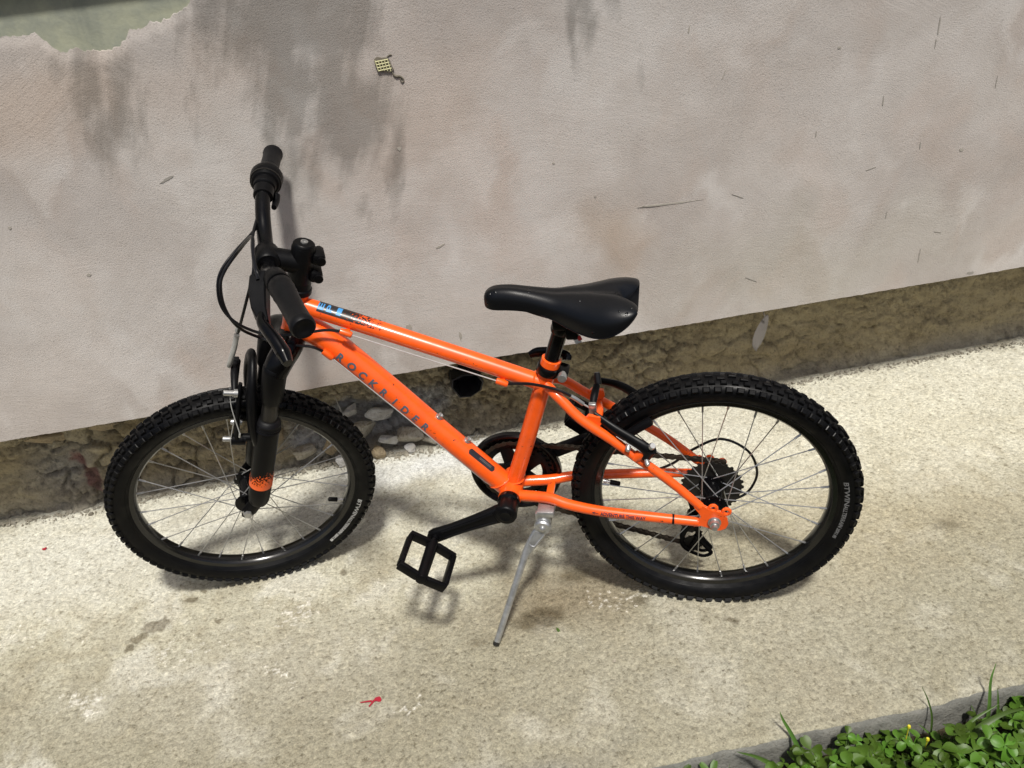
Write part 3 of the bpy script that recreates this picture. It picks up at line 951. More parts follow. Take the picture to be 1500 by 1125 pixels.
def clover(u, n_, h, k, spread, seed):
    r = random.Random(seed)
    base = wall_to_world(u, -n_, -0.073)
    o = root("clover_plant", base, (0, 0, 0))
    mb = MB()
    tops = []
    for i in range(k):
        a = r.uniform(0, 2 * PI)
        d = spread * math.sqrt(r.random())
        tip = Vector((cos(a) * d, sin(a) * d, h * r.uniform(0.45, 1.05)))
        mb.tube([(cos(a) * d * .1, sin(a) * d * .1, 0), (tip.x * .45, tip.y * .45, tip.z * .65), tip], 0.0009, 5, smooth=4)
        tops.append(tip)
    st = mb.build("stem", M['stem_g'], o, sharp=80)
    for tip in tops:
        lf = bpy.data.objects.new("leaf", CLV[r.randrange(6)])
        COL.objects.link(lf)
        lf.parent = o
        lf.location = tip
        s = r.uniform(0.6, 1.35)
        lf.scale = (s, s, s)
        lf.rotation_euler = (r.uniform(-.6, .6), r.uniform(-.6, .6), r.uniform(0, 6.28))
    tag(o, "bright green three-leaved clover growing in the thick patch along the slab edge", "clover", "clover along the slab edge")
    return o
r = random.Random(11)
spots = []
for i in range(70):
    u = r.uniform(0.49, 1.25)
    dn = abs(r.gauss(0, 1)) * 0.075
    spots.append((u, 0.490 + dn, r.uniform(0.035, 0.072) + min(.02, dn * .2), r.randrange(8, 14), r.uniform(.020, .045)))
for i, s in enumerate(spots):
    clover(*s, 100 + i)
o = clover(0.400, 0.496, 0.055, 8, 0.022, 7); o["label"] = "small clover tuft standing apart at the left end of the patch"; o.pop("group", None) if "group" in o else None
o = clover(0.452, 0.494, 0.075, 10, 0.020, 8); o["label"] = "upright clover tuft beneath the pale arching grass blade"; o.pop("group", None) if "group" in o else None

def blade(name, pts, w, label=None, group=None, m='grass'):
    """a folded grass blade along a path in the wall frame (u, n, z)"""
    P = catmull([wall_to_world(a, -b, c) for a, b, c in pts], 6)
    mb = MB()
    vs_, fs_ = [], []
    camd = Vector((0.08, 1.16, 1.2))
    for i, q in enumerate(P):
        s = i / (len(P) - 1)
        d = (P[min(i + 1, len(P) - 1)] - P[max(i - 1, 0)]).normalized()
        sd = d.cross(Vector((0.3, 0.8, 0.5))).normalized()
        nn = d.cross(sd)
        ww = w * (1 - s ** 2.2) * (0.55 + 0.45 * min(1, s * 5)) + 0.0003
        vs_ += [q - sd * ww, q + nn * ww * 0.35, q + sd * ww, q + nn * (ww * 0.35 + 0.0004)]
    for i in range(len(P) - 1):
        a = i * 4
        for k in range(4):
            k2 = (k + 1) % 4
            fs_.append((a + k, a + k2, a + 4 + k2, a + 4 + k))
    mb.add(vs_, fs_)
    o = mb.build(name, M[m], None, sharp=50)
    if label: tag(o, label, "grass", group)
    return o
blade("grass_blade", [(.452, .50, -.07), (.450, .487, -.03), (.440, .468, .005), (.430, .452, .028), (.426, .445, .042)], .0040, "arching grass blade with a pale tip above the small clover tuft")
blade("grass_blade", [(.435, .53, -.07), (.410, .505, -.025), (.378, .485, -.004), (.345, .472, .006)], .0052, "broad grass blade leaning left across the slab edge")
blade("grass_blade", [(.680, .478, -.07), (.678, .472, -.02), (.672, .462, .012), (.664, .452, .035)], .0014, "thin upright grass blade casting a shadow on the slab")
blade("grass_blade", [(.772, .487, -.07), (.774, .478, -.02), (.778, .462, .025), (.790, .450, .052)], .0026, "tall dark grass blade bending right near the picture's edge")
blade("grass_blade", [(.792, .487, -.07), (.791, .478, -.025), (.789, .468, .012)], .0020, "short straight blade beside the tall dark grass blade")
blade("grass_blade", [(.665, .53, -.06), (.715, .515, -.02), (.770, .505, .0), (.830, .50, -.006)], .0058, "broad grass blade arching to the right over the clover")
blade("grass_blade", [(.700, .50, -.06), (.735, .49, -.025), (.785, .482, -.008)], .0030, "narrow light grass blade lying just above the broad arching blade")
r = random.Random(3)
for i in range(40):
    u = r.uniform(.45, 1.2); n_ = .49 + abs(r.gauss(0, .07)); a = r.uniform(-.06, .06); b = r.uniform(-.05, .03); h = r.uniform(.03, .075)
    blade("grass_blade", [(u, n_, -.07), (u + a * .3, n_ + b * .3, -.07 + h * .6), (u + a, n_ + b, -.07 + h)], r.uniform(.0015, .004),
          "short grass blade among the clover leaves", "grass among the clover")
# small yellow buds
bud = simple("yellow_bud", (0.62, 0.55, 0.03), 0.5)
for (u, n_, z, l) in ((.622, .492, .002, "yellow bud at the top of the clover patch"), (.640, .515, -.004, "small yellow bud low in the clover patch")):
    q = wall_to_world(u, -n_, z)
    mb = MB()
    mb.ball(q, 0.0032, 8, (1, 1, 1.3)); mb.tube([q, q + V(0, 0, -.05)], 0.0007, 5)
    tag(mb.build("flower_bud", bud, None), l, "flower")
# tiny sprout at the edge where the slab leaves the picture
for (u, n_, l) in ((.255, .475, "tiny weed sprout at the bottom edge beside the slab"), (.30, .482, "low dark weed sprout against the slab side")):
    q = wall_to_world(u, -n_, -.025)
    mb = MB()
    for k in range(5):
        a = k * 1.3 + n_ * 40
        v, f = leaflet_verts(.024, .0055, .2, .2)
        R4 = Matrix.Translation(q) @ Matrix.Rotation(a, 4, 'Z') @ Matrix.Rotation(-.7, 4, 'Y')
        mb.add(v, f, R4)
    mb.tube([q, q + V(0, 0, -.03)], .001, 5)
    tag(mb.build("weed_sprout", M['grass'], None, solid=False, sharp=80), l, "weed")
# the lawn that goes on outside the picture
mb = MB()
r = random.Random(21)
for i in range(9000):
    u = r.uniform(-2.2, 3.0)
    n_ = 0.475 + (r.random() ** 1.3) * 1.5
    if 0.2 < u < 1.3 and n_ < 0.56 and r.random() < 0.75:
        continue
    if u < 0.22 and n_ < 0.50: continue
    q = wall_to_world(u, -n_, -0.075)
    h = r.uniform(.025, .065); a = r.uniform(0, 6.28); l = r.uniform(.005, .035); w = r.uniform(.001, .0024)
    d = V(cos(a), sin(a), 0); s_ = V(-sin(a), cos(a), 0)
    p1 = q + d * l * .4 + V(0, 0, h * .65); p2 = q + d * l + V(0, 0, h)
    mb.add([q - s_ * w, q + s_ * w, p1 + s_ * w * .8, p1 - s_ * w * .8, p2], [(0, 1, 2, 3), (3, 2, 4)])
lawn = mb.build("lawn", M['grass'], None, solid=False, sharp=80)
lawn["kind"] = "stuff"
tag(lawn, "short green lawn grass around and beyond the clover", "grass")

# --- litter on the slab
red = simple("red_petal", (0.34, 0.010, 0.025), 0.5)
def on_slab(u, n_, dz=0.0):
    return wall_to_world(u, -n_, slab_z(u, -n_) + dz)
def petal(u, n_, s, seed):
    r = random.Random(seed)
    q = on_slab(u, n_, 0.001)
    mb = MB()
    ring0, ring1 = [], []
    for k in range(12):
        a = 2 * PI * k / 12
        rr = s * r.uniform(.7, 1.15)
        z = 0.25 * s * (1 + sin(2 * a)) * r.uniform(.6, 1)
        ring0.append(q + V(cos(a) * rr, sin(a) * rr * .8, z))
        ring1.append(q + V(cos(a) * rr * .94, sin(a) * rr * .76, z + 0.0008))
    mb.rings([ring0, ring1])
    return mb
mb = petal(-0.9534, -0.3742, 0.0055, 2)
tag(mb.build("red_petal", red, None), "small round red petal lying left of the front wheel", "petal")
mb = petal(-0.212, 0.2285, 0.007, 3)
q = on_slab(-0.222, 0.229, 0.002)
ux = (wall_to_world(1, 0, 0) - wall_to_world(0, 0, 0))
mb.tube([q, q - ux * 0.020 + V(0, 0, .002)], [.0018, .0007], 6)
mb.tube([q + ux * .004, q - ux * 0.001 + V(0, 0.012, .001)], [.0022, .0012], 6)
tag(mb.build("red_petal", red, None), "torn red petal with a stalk in the foreground", "petal")
q = on_slab(0.1264, 0.1516, 0.002)
mb = MB(); v, f = leaflet_verts(.012, .0028, .3, .2); mb.add(v, f, Matrix.Translation(q) @ Matrix.Rotation(2.2, 4, 'Z'))
tag(mb.build("leaf_scrap", M['grass'], None, solid=False, sharp=80), "green leaf scrap lying right of the kickstand foot", "leaf")
for (u, n_, s, l, m_) in [(-0.875, -0.475, .008, "small dark stone chip near the wall at the left", 'crumble'),
                          (0.2093, 0.254, .0045, "blue grey pebble in the foreground right of the kickstand", 'stone_a'),
                          (0.385, .32, .0028, "tiny dark crumb on the slab above the grass blades", 'crumble'),
                          (-0.345, 0.19, .003, "tiny dark crumb left of the torn red petal", 'crumble')]:
    q = on_slab(u, n_, s * .3)
    o = rock("pebble", q, (s, s * .7, s * .6), M[m_], None, int(u * 100) + 300, (0, 0, 1.0))
    tag(o, l, "pebble")

# ------------------------------------------------------------------ the bicycle
# bike frame: X forward, Y to its left side (towards the viewer), Z up, origin where the rear tyre stands
LEAN = 0.01468
STEER = 0.45675
WB = 0.87784
RW = 0.248
HA = rad(69.0)
UA = V(-cos(HA), 0, sin(HA))          # steering axis, upwards
FA = V(sin(HA), 0, cos(HA))           # forwards, square to it
AX = V(WB, 0, RW) - FA * 0.045
TS = Matrix.Translation(AX) @ Matrix.Rotation(STEER, 4, UA) @ Matrix.Translation(-AX)
def fk(s, off, y):
    """point by distance up the steering axis, offset ahead of it and to the left"""
    return AX + UA * s + FA * off + V(0, y, 0)

bike = root("bicycle", (0, 0, 0), (-LEAN, 0, 0))
tag(bike, "orange and black children's mountain bike on its kickstand in front of the wall", "bicycle")
YA = V(0, 1, 0)

# ---- frame
mb = MB()
mb.lathe([(-.034, .0205), (.034, .0205)], (.3558, 0, .2556), YA, 28)
frame = mb.build("frame", M['orange'], bike, "orange enamelled frame with a dark blue lettered down tube")

MB().lathe([(0.380, .0195), (.384, .0195), (.388, .0182), (.45, .0182), (.454, .0195), (.459, .0195)], AX, UA, 24).build("head_tube", M['orange'], frame)
TT = [(.684, 0, .6395), (.55, 0, .588), (.40, 0, .529), (.277, 0, .4795)]
MB().tube(TT, [.0150, .0148, .0145, .0142], 24, smooth=10, cap=False).build("top_tube", M['orange'], frame)
DT = [(.702, 0, .601), (.672, 0, .5905), (.6445, 0, .572), (.6165, 0, .5445), (.5528, 0, .4725), (.464, 0, .3695), (.364, 0, .2575)]
DTR = [.0195, .0215, .0220, .0218, .0212, .0205, .0200]
MB().tube(DT, DTR, 28, smooth=10, cap=False).build("down_tube", M['orange'], frame)
STB = [(.3558, 0, .2556), (.266, 0, .5200)]
MB().tube([(.3558, 0, .2556), (.322, 0, .3535), (.29, 0, .4520), (.2645, 0, .5270)], .0146, 24).build("seat_tube", M['orange'], frame)
SSL = [(.274, .0135, .486), (.252, .030, .472), (.217, .0425, .4385), (.1635, .049, .3985), (.128, .054, .370), (.0753, .059, .3270), (.024, .064, .277)]
SSR = [(x, -y, z - 0.004) for x, y, z in SSL]
for P in (SSL, SSR):
    MB().tube(P, [.0088, .0086, .0084, .0082, .0080, .0078, .0074], 16, smooth=8).build("seat_stay", M['orange'], frame)
CSL = [(.350, .018, .2545), (.3335, .025, .257), (.2848, .0345, .2610), (.2492, .044, .2555), (.1915, .054, .2510), (.11, .060, .2470), (.026, .0645, .2425)]
CSR = [(.350, -.018, .2520), (.336, -.025, .249), (.2900, -.0345, .2460), (.2530, -.044, .2470), (.1930, -.052, .2465), (.11, -.060, .2455), (.026, -.0645, .2440)]
for P in (CSL, CSR):
    MB().tube(P, [.0105, .0102, .0098, .0095, .0092, .0088, .0080], 16, smooth=8).build("chain_stay", M['orange'], frame)
# weld beads where the tubes meet
def weld(c, axis, r_, tilt=0.0):
    a_ = Vector(axis).normalized()
    e1 = YA.copy(); e2 = a_.cross(e1)
    ring_ = []
    for k in range(40):
        q = 2 * PI * k / 40
        rr_ = r_ * (1 + 0.012 * (k % 2))
        ring_.append(Vector(c) + e1 * cos(q) * rr_ + e2 * sin(q) * rr_ + a_ * tilt * sin(q) * r_)
    MB().tube(ring_, .0017, 6, loop=True).build("weld_bead", M['orange'], frame)
weld((.6655, 0, .6325), (.93, 0, .37), .0152, .25)
weld((.2945, 0, .4868), (.93, 0, .38), .0146, .3)
weld((.6840, 0, .5955), (.95, 0, .30), .0208, .3)
weld((.3490, 0, .2750), (-.31, 0, .95), .0150, .3)
weld((.3765, 0, .2720), (.66, 0, .75), .0205, -.3)
# seat-stay gusset flats and the brake bridge
mb = MB()
mb.tube([(.196, .046, .419), (.190, 0, .423), (.196, -.046, .415)], .0065, 12, smooth=6)
mb.build("brake_bridge", M['orange'], frame)
for sg in (1, -1):
    mb = MB()
    mb.prism([(-.016, -.004), (.012, -.007), (.010, .012), (-.008, .020), (-.016, .012)], (.83, 0, .55), (-.55, 0, .83), (.203, sg * .040, .430), .007, (0, 1, 0))
    mb.build("gusset", M['orange'], frame)
# chain-stay bridge that carries the kickstand
mb = MB()
mb.box((.286, 0, .2475), (.014, .062, .007), bevel=.002)
mb.build("stay_bridge", M['orange'], frame)
# dropouts with eyelets
for sg in (1, -1):
    mb = MB()
    poly = [(.034, .030), (.020, .034), (.010, .027), (.004, .024), (-.006, .022), (-.014, .018), (-.021, .008), (-.023, -.004), (-.019, -.014),
            (-.011, -.019), (.000, -.020), (.012, -.013), (.022, -.010), (.034, -.013), (.034, -.001), (.026, .002), (.022, .010), (.026, .018)]
    mb.prism(poly, (1, 0, 0), (0, 0, 1), (0, sg * .0665, RW), .006, (0, 1, 0))
    for cx, cz in ((.003, .028), (-.019, .021)):
        ring = [V(cx + cos(a) * .0058, sg * .0665, RW + cz + sin(a) * .0058) for a in np.linspace(0, 2 * PI, 17)[:-1]]
        mb.tube(ring, .0030, 8, loop=True)
    mb.build("dropout", M['orange'], frame)
# cable stops
def stop(c, d, n_=frame):
    d = Vector(d).normalized()
    mb = MB()
    mb.lathe([(-.010, .0040), (-.009, .0055), (.008, .0055), (.0105, .0042)], c, d, 14)
    mb.box(Vector(c) - V(0, .005, 0), (.010, .010, .006), bevel=.001)
    return mb.build("cable_stop", M['orange'], n_)
stop((.596, .0215, .5925), (-.92, 0, -.38))
stop((.3469, .0180, .4940), (-.92, 0, -.38))
stop((.6355, .0245, .5535), (-.62, -.1, -.78))
# bottle bosses
nd = V(.70, 0, .0).normalized()
dt_dir = (Vector(DT[5]) - Vector(DT[4])).normalized()
dt_n = V(-dt_dir.z, 0, dt_dir.x); dt_n = dt_n if dt_n.x < 0 else -dt_n
dt_n = V(0, 1, 0).cross(dt_dir); dt_n = dt_n if dt_n.z > 0 else -dt_n
for x, z in ((.4875, .3965), (.4435, .3455)):
    MB().lathe([(.018, .0062), (.0225, .0062), (.0225, .0048), (.0285, .0048), (.0290, .0030), (.0275, .0022)], (x, 0, z), dt_n, 14).build("bottle_bolt", M['steel'], frame)

# ---- lettering wrapped on tubes
def text_mesh(body, size, bold=0.0, space=1.0):
    cu = bpy.data.curves.new("t", 'FONT')
    cu.body = body
    cu.size = size
    cu.offset = bold
    cu.space_character = space
    cu.fill_mode = 'FRONT'
    cu.resolution_u = 4
    ob = bpy.data.objects.new("t", cu)
    COL.objects.link(ob)
    bpy.context.view_layer.update()
    dg = bpy.context.evaluated_depsgraph_get()
    me = bpy.data.meshes.new_from_object(ob.evaluated_get(dg))
    bm = bmesh.new(); bm.from_mesh(me)
    bpy.data.objects.remove(ob); bpy.data.curves.remove(cu); bpy.data.meshes.remove(me)
    xs = [v.co.x for v in bm.verts]; ys = [v.co.y for v in bm.verts]
    for k in range(1, 10):
        y = min(ys) + (max(ys) - min(ys)) * k / 10
        bmesh.ops.bisect_plane(bm, geom=bm.verts[:] + bm.edges[:] + bm.faces[:], plane_co=(0, y, 0), plane_no=(0, 1, 0))
    nx = max(2, int((max(xs) - min(xs)) / (size * 0.25)))
    for k in range(1, nx):
        x = min(xs) + (max(xs) - min(xs)) * k / nx
        bmesh.ops.bisect_plane(bm, geom=bm.verts[:] + bm.edges[:] + bm.faces[:], plane_co=(x, 0, 0), plane_no=(1, 0, 0))
    bmesh.ops.triangulate(bm, faces=bm.faces)
    bm.verts.index_update()
    v = [(q.co.x, q.co.y) for q in bm.verts]
    f = [[q.index for q in g.verts] for g in bm.faces]
    bm.free()
    return v, f, (min(xs), max(xs), min(ys), max(ys))
class Path:
    """arc-length lookup on a tube centreline, with its radius"""
    def __init__(self, pts, r, n=10):
        self.P = catmull(pts, n)
        self.R = lerp_list(r, len(self.P)) if isinstance(r, (list, tuple)) else [r] * len(self.P)
        self.L = [0.0]
        for a, b in zip(self.P, self.P[1:]):
            self.L.append(self.L[-1] + (b - a).length)
    def at(self, s, ang, lift):
        """ang measured round the tube: 0 = left side (+Y), positive towards the top"""
        i = min(max(int(np.searchsorted(self.L, s)) - 1, 0), len(self.P) - 2)
        k = (s - self.L[i]) / (self.L[i + 1] - self.L[i])
        c = self.P[i].lerp(self.P[i + 1], k)
        # smooth tangents, so that wrapped print follows the bend
        def tan(j):
            return (self.P[min(j + 1, len(self.P) - 1)] - self.P[max(j - 1, 0)]).normalized()
        d = tan(i).lerp(tan(i + 1), k).normalized()
        up = V(0, 1, 0).cross(d)
        if up.z < 0: up = -up
        r = self.R[i] + (self.R[i + 1] - self.R[i]) * k + lift
        return c + (V(0, 1, 0) * cos(ang) + up * sin(ang)) * r
def near_s(path, x):
    i = min(range(len(path.P)), key=lambda j: abs(path.P[j].x - x))
    return path.L[i]
dtp = Path(DT, DTR)
s0, s1 = near_s(dtp, .615), near_s(dtp, .4880)
word = "ROCKRIDER"
for i, chh in enumerate(word):
    v, f, bb = text_mesh(chh, .0190, .00075)
    mid = s0 + (s1 - s0) * i / (len(word) - 1)
    mb = MB()
    cx, cy = (bb[0] + bb[1]) / 2, (bb[2] + bb[3]) / 2
    mb.add([dtp.at(mid + (x - cx), rad(3) + (y - cy) / .021, .0005) for x, y in v], f)
    mb.build("letter", M['ltr'], frame, solid=False, sharp=80)
csp = Path(CSL, [.0105, .0102, .0098, .0095, .0092, .0088, .0080], 8)
v, f, bb = text_mesh("ADVENTURE THIS WAY", .0092, .0003)
k = .078 / (bb[1] - bb[0])
st_ = near_s(csp, .190)
mb = MB()
mb.add([csp.at(st_ + x * k, rad(12) + (y - .003) / .0092, .0006) for x, y in v], f)
# the arrow before it
arrow = [(-.014, .0028), (-.004, .0028), (-.004, .0036), (-.014, .0036)]
mb.add([csp.at(st_ + x, rad(12) + (y - .003) / .0092, .0006) for x, y in arrow], [(0, 1, 2, 3)])
arrow = [(-.0150, .0032), (-.0105, .0055), (-.0098, .0049), (-.0132, .0032), (-.0098, .0015), (-.0105, .0009)]
mb.add([csp.at(st_ + x, rad(12) + (y - .003) / .0092, .0006) for x, y in arrow], [(0, 1, 2, 3), (0, 3, 4, 5)])
mb.build("stay_lettering", M['ltr2'], frame, solid=False, sharp=80)
# black tape mark near the dropout
mb = MB()
g = near_s(csp, .072)
mb.rings([[csp.at(g + dx, 2 * PI * q / 20, .0006) for q in range(20)] for dx in (-.0018, .0018)], cap=False)
mb.build("cable_tie", M['plastic'], frame, solid=False)
# top-tube panel: black with blue marks, breaking up into specks
ttp = Path(TT, [.0150, .0148, .0145, .0142])
def patch(path, sa, sb, a0, a1, m, name, lift, ns=20, na=14, rnd=0.0, parent=frame, keep=False):
    mb = MB()
    vs_, fs_ = [], []
    for i in range(ns + 1):
        for j in range(na + 1):
            x, y = i / ns, j / na
            if rnd:
                L_, Wd = sb - sa, abs(a1 - a0) * path.R[0]
                px, py = (x - .5) * L_, (y - .5) * Wd
                ex = L_ / 2 - rnd
                if abs(px) > ex:
                    q = min(1, (abs(px) - ex) / rnd)
                    py *= math.sqrt(max(0.0, 1 - q * q)) * .98 + .02
                vs_.append(path.at(sa + (px + L_ / 2), (a0 + a1) / 2 + (a1 - a0) * (py / Wd), lift))
            else:
                vs_.append(path.at(sa + (sb - sa) * x, a0 + (a1 - a0) * y, lift))
    for i in range(ns):
        for j in range(na):
            a = i * (na + 1) + j
            fs_.append((a, a + 1, a + na + 2, a + na + 1))
    mb.add(vs_, fs_)
    return mb.build(name, m, parent, solid=False, sharp=80)
sA, sB, sC = near_s(ttp, .645), near_s(ttp, .604), near_s(ttp, .540)
patch(ttp, sA, sB, rad(25), rad(155), M['sticker'], "decal_panel", .0004)
patch(ttp, sB - .001, sC, rad(25), rad(155), M['splat_black'], "speckled_print", .0005)
for i, (chh, dx) in enumerate((("E", .0055), ("P", .0200))):
    v, f, bb = text_mesh(chh, .0165, .0004)
    mb = MB()
    mb.add([ttp.at(sA + dx + .0048 - y * .82, rad(40) + (x - bb[0]) / .0150 * 1.75, .0009) for x, y in v], f)
    mb.build("letter", M['blue'], frame, solid=False, sharp=80)
patch(ttp, sA + .0325, sA + .0405, rad(38), rad(95), M['blue'], "blue_print", .0009, 6, 8)
# black data sticker low on the down tube
g0, g1 = near_s(dtp, .4370), near_s(dtp, .3960)
stk = patch(dtp, g0, g1, rad(40), rad(71), M['sticker'], "frame_sticker", .0005, 26, 8, rnd=.0050)
for a in (53, 59):
    patch(dtp, g0 + (g1 - g0) * .40, g0 + (g1 - g0) * .86, rad(a), rad(a + 1.8), M['grey_print'], "sticker_print", .0008, 6, 2)

# ---- wheels
def tyre_prof():
    h = [(.2030, .0108), (.2065, .0138), (.2090, .0172), (.2140, .0210), (.2205, .0236), (.2275, .0240), (.2335, .0222), (.2385, .0185), (.2415, .0135), (.2432, .0070)]
    return h + [(.2436, 0.0)] + [(a, -b) for a, b in reversed(h)]
def sidewall_y(rho):
    h = [(.2030, .0108), (.2065, .0138), (.2090, .0172), (.2140, .0210), (.2205, .0236), (.2275, .0240)]
    return float(np.interp(rho, [q[0] for q in h], [q[1] for q in h]))
def wheel(T, front, hub_y, label):
    cy = V(0, 0, 0)
    def ring_pt(rho, y, a):
        return V(cos(a) * rho, y, sin(a) * rho)
    flat = 0.0 if front else 1.0
    def soft(p):
        """let the tyre sag where it stands on the slab"""
        ang = abs(math.atan2(p.x, -p.z))
        w = max(0.0, min(1.0, (1 - ang / rad(24 if front else 36)) * (1.0 if front else 1.5)))
        w = w * w * (3 - 2 * w)
        rho = math.hypot(p.x, p.z)
        k = max(0.0, (rho - .207) / .04) if rho > .207 else 0.0
        q = p.copy()
        q.y *= 1 + (0.10 + 0.02 * flat) * w * min(1.0, k * 1.6)
        zl = -.2455 if front else -.2362
        if q.z < zl:
            q.z = zl + (q.z - zl) * (0.18 if front else 0.10)
        if flat:
            q.y += 0.0016 * w * sin(p.x * 150) * k
        return q
    # hub is the wheel's own mesh
    mb = MB(T)
    if front:
        mb.lathe([(-.034, .009), (-.034, .0215), (-.031, .0225), (-.029, .0215), (-.027, .013), (.027, .013), (.029, .0215), (.031, .0225), (.034, .0215), (.034, .009)], (0, 0, 0), YA, 24)
        mb.lathe([(-.054, .0048), (.054, .0048)], (0, 0, 0), YA, 12)
    else:
        mb.lathe([(-.022, .012), (-.022, .0245), (-.018, .0245), (-.016, .016), (.028, .016), (.030, .0245), (.034, .0245), (.036, .014), (.052, .011), (.0625, .011)], (0, 0, 0), YA, 24)
        mb.lathe([(-.084, .0048), (.084, .0048)], (0, 0, 0), YA, 12)
    wh = mb.build("wheel", M['gloss'], bike, label)
    # tyre carcass
    SEG = 160
    prof = tyre_prof()
    mb = MB(T)
    mb.rings([[soft(ring_pt(r_, y_, 2 * PI * k / SEG)) for k in range(SEG)] for r_, y_ in prof], cap=False)
    mb.build("tyre", M['tyre'], wh, sharp=60)
    # tread knobs: shoulder rows, inner rows, centre row
    mb = MB(T)
    NK = 84
    for k in range(NK):
        for (rho, y, nr, ny, la, lb, hgt, ph) in [(.2350, .0212, .62, .78, .0056, .0042, .0046, 0.0), (.2350, -.0212, .62, -.78, .0056, .0042, .0046, 0.5),
                                                 (.2415, .0125, .93, .36, .0050, .0036, .0046, 0.5), (.2415, -.0125, .93, -.36, .0050, .0036, .0046, 0.0),
                                                 (.2432, .0042 if k % 2 else -.0042, 1.0, 0.0, .0062, .0034, .0046, 0.25)]:
            a = 2 * PI * (k + ph) / NK
            er = V(cos(a), 0, sin(a)); et = V(-sin(a), 0, cos(a))
            nn = (er * nr + YA * ny).normalized()
            bb_ = nn.cross(et)
            c0 = er * rho + YA * y
            pts = []
            for hh, sc_ in ((-.0012, 1.12), (hgt * .8, .95), (hgt, .72)):
                for sx, sy in ((-1, -1), (1, -1), (1, 1), (-1, 1)):
                    pts.append(soft(c0 + nn * hh + et * sx * la * sc_ + bb_ * sy * lb * sc_))
            fcs = []
            for l in range(2):
                for j in range(4):
                    j2 = (j + 1) % 4
                    fcs.append((l * 4 + j, l * 4 + j2, l * 4 + 4 + j2, l * 4 + 4 + j))
            fcs.append((8, 9, 10, 11))
            mb.add(pts, fcs)
    mb.build("tread_knobs", M['tyre'], wh, sharp=25, kind="stuff")
    # moulded sidewall rib
    mb = MB(T)
    for rho in (.2105,):
        mb.rings([[soft(ring_pt(rho + dx, sidewall_y(rho) + dy, 2 * PI * k / 120)) for k in range(120)] for dx, dy in ((-.0008, -.0002), (0, .0007), (.0008, .0002))], cap=False)
    mb.build("tyre_rib", M['tyre'], wh, solid=False)
    # rim
    mb = MB(T)
    rp = [(.2072, .0122), (.2055, .0134), (.2035, .0130), (.1975, .0126), (.1938, .0085), (.1925, 0), (.1938, -.0085), (.1975, -.0126), (.2035, -.0130), (.2055, -.0134), (.2072, -.0122), (.2030, -.009), (.2030, .009)]
    mb.rings([[ring_pt(r_, y_, 2 * PI * k / 120) for k in range(120)] for r_, y_ in rp], cap=False, loop=True)
    mb.build("rim", M['rim'], wh, sharp=35)
    # spokes, 28, crossed
    NSP = 28
    for k in range(NSP):
        side = 1 if k % 2 == 0 else -1
        a = 2 * PI * (k + .5) / NSP
        lead = 1 if (k // 2) % 2 == 0 else -1
        ha = a + lead * rad(62)
        yl = hub_y[0] if side > 0 else hub_y[1]
        fr = .0185 if front else .0205
        p0 = ring_pt(fr, yl + side * .0015 * lead, ha)
        p1 = ring_pt(.1940, side * .003, a)
        d = (p1 - p0).normalized()
        mb = MB(T)
        mb.tube([p0, p1 - d * .013], .00095, 6)
        mb.tube([p1 - d * .0135, p1 - d * .001], .0019, 6)
        mb.ball(p0, .0018, 6)
        mb.build("spoke", M['spoke'], wh)
    # valve with its black cap
    va = rad(210) if front else rad(8)
    p0, p1 = ring_pt(.191, 0, va), ring_pt(.158, .003, va)
    d = (p1 - p0).normalized()
    mb = MB(T)
    mb.lathe([(0, .0045), (.006, .0040), (.010, .0030), (.0115, .0030)], p0, d, 12)
    vv = mb.build("valve", M['steel'], wh)
    mb = MB(T)
    mb.lathe([(.0115, .0042), (.013, .0047), (.028, .0045), (.030, .0030)], p0, d, 12)
    mb.build("valve_cap", M['plastic'], wh)
    # moulded name on the left sidewall
    a0, a1 = (rad(203), rad(237)) if front else (rad(166), rad(199))
    mm = M['white'] if front else M['grey_print']
    parts = [("BTWIN", .0125, 0.0, .40), ("ALLTERRAIN", .0100, .405, .80), ("20X1.95", .0080, .82, 1.0)]
    mb = MB(T)
    for body, sz, f0, f1 in parts:
        v, f, bb = text_mesh(body, sz, .00025)
        w = bb[1] - bb[0]
        pts = []
        for x, y in v:
            a = a0 + (a1 - a0) * (f0 + (f1 - f0) * (x - bb[0]) / w)
            rho = .2145 + y * (.0085 / .0100)
            q = soft(ring_pt(rho, sidewall_y(rho) + .0007, a))
            pts.append(q)
        mb.add(pts, f)
    mb.build("tyre_lettering", mm, wh, solid=False, sharp=80)
    # axle nut on the near side
    for s_ in (1, -1):
        mb = MB(T)
        if front:
            mb.lathe([(.0555, .0105), (.0575, .0105), (.0575, .0075), (.0655, .0075)], (0, 0, 0), YA * s_, 6)
        else:
            mb.lathe([(.0700, .0110), (.0720, .0110), (.0722, .0085), (.0800, .0082), (.0802, .0052), (.0875, .0045)], (0, 0, 0), YA * s_, 16)
        mb.build("axle_nut", M['steel'], wh)
    return wh
TR = Matrix.Translation((0, 0, RW))
TF = TS @ Matrix.Translation((WB, 0, RW))
wheel_f = wheel(TF, True, (.0305, -.0305), "front wheel turned to the left under the fork")
wheel_r = wheel(TR, False, (.032, -.020), "rear wheel with a soft sagging tyre")

